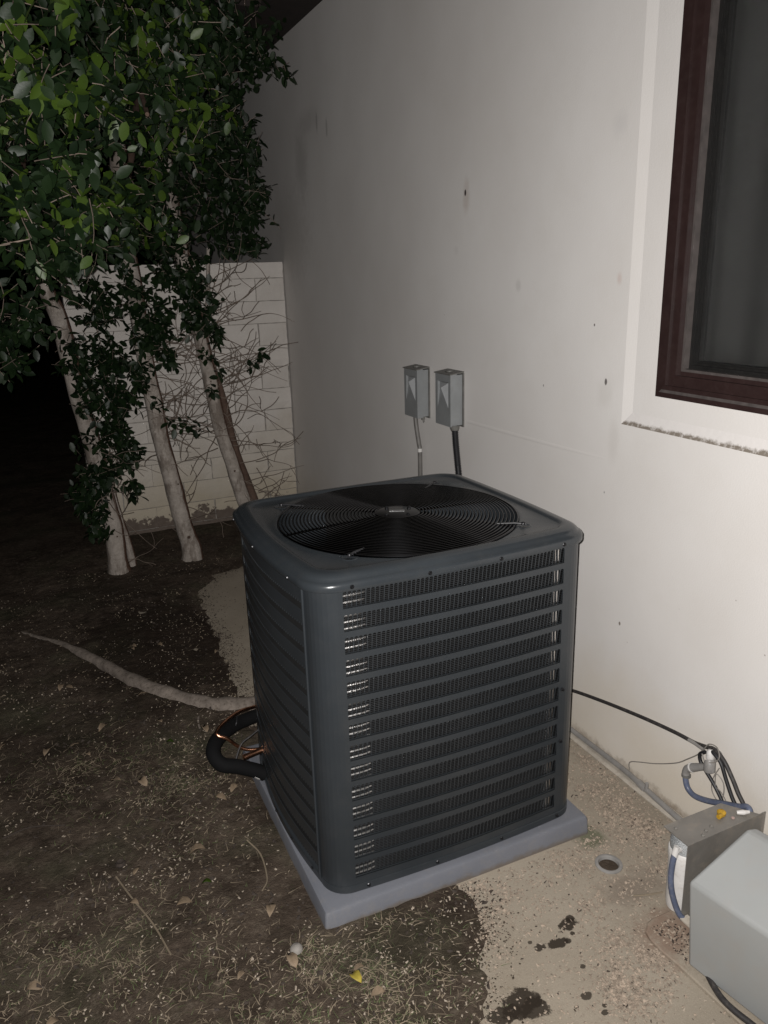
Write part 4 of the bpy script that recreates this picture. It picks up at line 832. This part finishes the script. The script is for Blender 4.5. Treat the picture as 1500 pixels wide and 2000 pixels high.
# surface root
sp = smooth_path([(-.34, 4.12, -.012), (-.20, 3.93, .0), (-.074, 3.771, .0), (.03, 3.58, .004), (.115, 3.411, .006), (.21, 3.20, .006), (.324, 3.01, .004), (.42, 2.88, .000), (.52, 2.80, -.004), (.68, 2.76, -.012), (.9, 2.74, -.03)], 8)
b = MB(); n = len(sp); b.tube([p+Vector((.003*math.sin(i*.37), .004*math.sin(i*.23+1), .001*math.sin(i*1.1))) for i, p in enumerate(sp)], [(.010+.033*min(1, i/(n*.72)))*(1+.05*math.sin(i*.8)+.05*math.sin(i*.31)+random.uniform(-.04, .04)) for i in range(n)], 20)
tag(b.build('surface_root', MAT['root'], None, True, auto=80), 'long pale tree root snaking over the dark soil towards the condenser', 'root')
sp = smooth_path([(.44, 2.84, .0), (.405, 2.72, .012), (.40, 2.62, .004)], 4); b = MB(); b.tube(sp, .006, 6); tag(b.build('rootlet', MAT['root'], None, True), 'short thin side root sticking out from the pale surface root', 'root')

# ================================================================== GROUND LITTER
def hgt(x, y):
    x = np.atleast_1d(np.asarray(x, float)); y = np.atleast_1d(np.asarray(y, float)); return np.maximum(soil_h(x, y), 0)
def inpad(x, y, e=.012): return (x > px0-e) & (x < px1+e) & (y > py0-e) & (y < py1+e)
def blocked(x, y): return inpad(x, y) | (np.hypot(x-DC[0], y-DC[1]) < .042) | ((x > 1.255) & (y < 1.10)) | (x > 1.645) | ((x > 1.36) & (y < 1.30) & (y > 1.16))
def litter(name, xy, size, m, kind3d=True, lift=.0015, label=None, aspect=.6):
    n = len(xy); x, y = xy[:, 0], xy[:, 1]; h = hgt(x, y); a = rng.uniform(0, 6.28, n); s_ = size*rng.uniform(.5, 1.3, n); til = rng.normal(0, .45, n); til2 = rng.normal(0, .45, n)
    base = np.array([(-.5, -.5*aspect, 0), (.5, -.35*aspect, .12), (.45, .5*aspect, 0), (-.4, .4*aspect, .15), (0, 0, .34)])
    P = np.tile(base, (n, 1, 1))*s_[:, None, None]
    P = P*rng.uniform(.7, 1.3, (n, 5, 1))
    P[:, :, 2] += P[:, :, 0]*til[:, None]*.7+P[:, :, 1]*til2[:, None]*.7
    c, sn = np.cos(a)[:, None], np.sin(a)[:, None]; X = P[:, :, 0]*c-P[:, :, 1]*sn; Y = P[:, :, 0]*sn+P[:, :, 1]*c
    Z = P[:, :, 2]-P[:, :, 2].min(1)[:, None]+h[:, None]+lift*.2
    V = np.stack([X+x[:, None], Y+y[:, None], Z], -1).reshape(-1, 3); i = np.arange(n)[:, None]*5
    F = np.concatenate([i+np.array(f) for f in ((0, 1, 4), (1, 2, 4), (2, 3, 4), (3, 0, 4))])
    me = bpy.data.meshes.new(name); me.from_pydata(V.tolist(), [], F.tolist()); me.materials.append(m)
    o = bpy.data.objects.new(name, me); COL.objects.link(o); tag(o, label, name.replace('_', ' '), None, 'stuff'); return o
def scatter(n, x0, x1, y0, y1, fn):
    out = []
    tot = 0
    while tot < n:
        x = rng.uniform(x0, x1, n*3); y = rng.uniform(y0, y1, n*3); k = rng.random(n*3) < fn(x, y); k &= ~blocked(x, y); q = np.stack([x[k], y[k]], 1); out.append(q); tot += len(q)
        if len(out) > 30: break
    return np.concatenate(out)[:n]
def clump(x, y, f, s, lo=.45, hi=.75): return np.clip((vnoise(x, y, f, s)*.6+vnoise(x, y, f*2.7, s+1)*.4-lo)/(hi-lo), 0, 1)
# petals all over the soil, thicker near the camera
litter('fallen_petals', scatter(3600, -1.0, 1.0, .8, 4.6, lambda x, y: (sdist(x, y) > -.03)*(.12+.88*clump(x, y, 5, 20))*np.clip(1.5-(y-1.0)/2.6, .25, 1)), .0062, MAT['petal'], label='scattered small pale petals over the dark soil')
litter('dry_litter', scatter(2600, -1.0, 1.0, .8, 4.8, lambda x, y: (sdist(x, y) > -.02)*clump(x, y, 7, 30)), .009, MAT['straw'], label='small bits of dead leaf and straw on the soil', aspect=.25)
litter('dark_litter', scatter(3000, -.9, 1.62, .9, 5.1, lambda x, y: (sdist(x, y) > -.06)*(.3+.7*clump(x, y, 6, 40))), .012, MAT['darkcrumb'], label='dark wood crumbs lying in the soil', aspect=.6)
litter('soil_grains', scatter(4800, .45, 1.2, .8, 4.4, lambda x, y: np.exp(-np.maximum(-sdist(x, y), 0)/.035)*(sdist(x, y) < .03)*(.3+.7*clump(x, y, 12, 70))), .0045, MAT['soil'], label='loose soil grains spilling over the edge of the slab', aspect=.9)
# pale bark crumbs on the slab in drifts
def drift(x, y):
    g = lambda cx, cy, rx, ry: np.exp(-(((x-cx)/rx)**2+((y-cy)/ry)**2))
    d = g(1.15, 1.16, .085, .085)+.9*g(1.09, 1.08, .05, .05)+.6*g(1.22, 1.20, .07, .05)+.55*g(1.50, 1.62, .05, .18)+.8*g(1.56, 1.50, .05, .14)+.55*g(1.42, 1.42, .08, .12)+.45*g(1.2, 1.34, .12, .06)+.30*g(1.02, 1.43, .12, .08)+.4*g(1.58, 1.8, .04, .2)+.35*g(.92, 1.42, .07, .12)+.25*g(1.25, 1.5, .1, .06)+.02
    return d*(sdist(x, y) < .02)*(.35+.65*clump(x, y, 24, 50, .38, .62))*(.25+.75*clump(x, y, 8, 54, .35, .65))
litter('bark_crumbs', scatter(8500, .7, 1.64, .85, 2.6, drift), .0058, MAT['crumb'], label='pale bark crumbs drifted over the concrete slab', aspect=.85)
litter('slab_petals', scatter(620, .7, 1.64, .85, 2.4, lambda x, y: (sdist(x, y) < .05)*(.4+.3*drift(x, y))), .0070, MAT['petal'], label='small pale petals dropped on the concrete slab')
litter('slab_chips', scatter(900, .6, 1.64, .85, 4.3, lambda x, y: (sdist(x, y) < .02)*(.15+drift(x, y))), .007, MAT['darkcrumb'], label='dark chips and seeds strewn on the concrete slab', aspect=.45)
litter('plinth_debris', np.stack([rng.uniform(1.262, 1.335, 170), rng.uniform(1.06, 1.19, 170)], 1), .0055, MAT['darkcrumb'], lift=.056, label='dark leaf bits heaped on the plinth beside the filter bracket')
litter('plinth_crumbs', np.stack([rng.uniform(1.258, 1.335, 150), rng.uniform(1.06, 1.19, 150)], 1), .007, MAT['crumb'], lift=.056, label='pale crumbs on the plinth beside the filter bracket')
litter('pad_dust', np.stack([rng.uniform(1.36, 1.64, 260), rng.uniform(1.99, 2.6, 260)], 1), .006, MAT['crumb'], label='crumbs in the gap between condenser and wall')
# thin grass and straw blades
def blades(name, xy, L_, w, m, label, flat=.5):
    n = len(xy); h = hgt(xy[:, 0], xy[:, 1]); a = rng.uniform(0, 6.28, n); ln = L_*rng.uniform(.4, 1.3, n); el = rng.uniform(0, flat, n); cv = rng.uniform(-.5, .5, n)
    V = []; F = []
    for i in range(n):
        p = np.array([xy[i, 0], xy[i, 1], h[i]]); pts = []
        for k in range(4):
            t = k/3; aa = a[i]+cv[i]*t; r_ = ln[i]*t; pts.append(p+np.array([math.cos(aa)*r_*math.cos(el[i]), math.sin(aa)*r_*math.cos(el[i]), math.sin(el[i])*r_*(1-.45*t)+.001]))
        s_ = np.array([-math.sin(a[i]), math.cos(a[i]), .25])*w*rng.uniform(.6, 1.2)
        o = len(V)
        for k, q in enumerate(pts): ww = s_*(1-.28*k); V += [tuple(q-ww), tuple(q+ww)]
        F += [(o+2*k, o+2*k+1, o+2*k+3, o+2*k+2) for k in range(3)]
    me = bpy.data.meshes.new(name); me.from_pydata(V, [], F); me.materials.append(m); o = bpy.data.objects.new(name, me); COL.objects.link(o); tag(o, label, 'grass', None, 'stuff')
def gd(x, y):
    g = lambda cx, cy, rx, ry: np.exp(-(((x-cx)/rx)**2+((y-cy)/ry)**2))
    return (g(.35, 1.3, .35, .22)+.7*g(-.05, 1.75, .2, .2)+.8*g(.28, 2.28, .12, .25)+.5*g(.0, 2.5, .2, .2)+.5*g(.55, 1.5, .2, .06)+.05)*(sdist(x, y) > -.05)*(.2+.8*clump(x, y, 9, 60))
blades('sparse_grass', scatter(4200, -.9, .95, .9, 3.2, gd), .022, .0007, MAT['grass'], 'thin patchy green grass on the soil before the condenser', .9)
blades('dead_grass', scatter(5200, -.9, .95, .9, 3.6, gd), .032, .0010, MAT['straw'], 'flattened dead straw coloured grass on the soil', .35)
# individual fallen leaves
def fleaf(x, y, s_, rot, m, lab, nm='fallen_leaf', group=None, curl=.25, lift=0):
    vs = []; r = random.Random(int(x*1000)+int(y*777))
    for (a, b_, c) in LEAF_V:
        cc = c*1.5+curl*abs(a)*1.6+.10*r.random()+.12*math.sin(b_*3); vs.append((a*s_, (b_-.5)*s_, cc*s_))
    zmin = min(v[2] for v in vs); me = bpy.data.meshes.new(nm); me.from_pydata([(v[0], v[1], v[2]-zmin) for v in vs], [], LEAF_F); me.materials.append(m); me.polygons.foreach_set('use_smooth', [True]*len(me.polygons))
    o = bpy.data.objects.new(nm, me); COL.objects.link(o); o.location = (x, y, float(hgt(x, y)[0])+.0015+lift); o.rotation_euler = (r.uniform(-.2, .2), r.uniform(-.2, .2), rot); tag(o, lab, 'leaf', group)
    md = o.modifiers.new('thick', 'SOLIDIFY'); md.thickness = .0006
rl = random.Random(9)
for k in range(46):
    while True:
        x, y = rl.uniform(-.5, .75), rl.uniform(1.05, 3.6)
        if float(sdist(np.array([x]), np.array([y]))[0]) > .03 and not inpad(np.array([x]), np.array([y]), .04)[0]: break
    fleaf(x, y, rl.uniform(.028, .055), rl.uniform(0, 6.28), MAT['dryleaf'], 'curled dry brown leaf lying on the dark soil', group='dry leaves scattered on the soil', curl=rl.uniform(.1, .5))
fleaf(.51, 1.385, .045, .3, MAT['yellow'], 'yellow green leaf on the soil just in front of the pad corner')
fleaf(.525, 1.40, .03, 1.6, MAT['dryleaf'], 'pinkish dry leaf overlapping the yellow green leaf', lift=.004)
fleaf(.25, 1.86, .03, 1.3, MAT['young'], 'fresh bright green leaf on the bare soil left of the condenser')
fleaf(.385, 1.50, .05, .15, MAT['dryleaf'], 'long tan leaf lying against the round white stone')
fleaf(.28, 2.62, .03, 1.2, MAT['young'], 'small green leaf on the soil below the pale root')
b = MB(); b.lathe((.405, 1.522, float(hgt(.405, 1.522)[0])+.001), [(0, 0), (.010, .001), (.0165, .008), (.0155, .016), (.009, .022), (0, .0235)], 14)
tag(b.build('round_stone', simple('pale_stone', (.27, .25, .225), .7, 0, .3, 60, .3), None, True), 'round whitish stone on the soil in front of the pad corner', 'stone')
b = MB(); zz = float(hgt(.038, 2.048)[0]); b.lathe((.038, 2.048, zz), [(.0, .0), (.013, .002), (.016, .009), (.011, .016), (.007, .013), (0, .010)], 10)
tag(b.build('seed_pod', MAT['darkcrumb'], None, False), 'small dark brown seed pod lying on the soil at left', 'seed pod')
for pts, lab in (([(.02, 2.0), (.05, 1.9), (.09, 1.78), (.115, 1.66)], 'thin dry stick lying on the soil near the seed pod'), ([(-.28, 2.32), (-.2, 2.34), (-.1, 2.31)], 'short dark stick on the soil at far left'),
                 ([(1.30, 1.30), (1.34, 1.285), (1.38, 1.275)], 'pale straw stem lying on the slab near the drain'), ([(.40, 1.98), (.42, 1.90), (.41, 1.80), (.385, 1.76)], 'curved dry stem on the soil beside the pad')):
    o = rod('dry_stick', [(x, y, float(hgt(x, y)[0])+.005) for x, y in pts], .0022, MAT['darkcrumb'] if 'dark' in lab else MAT['straw'], n=5); tag(o, lab, 'stick')
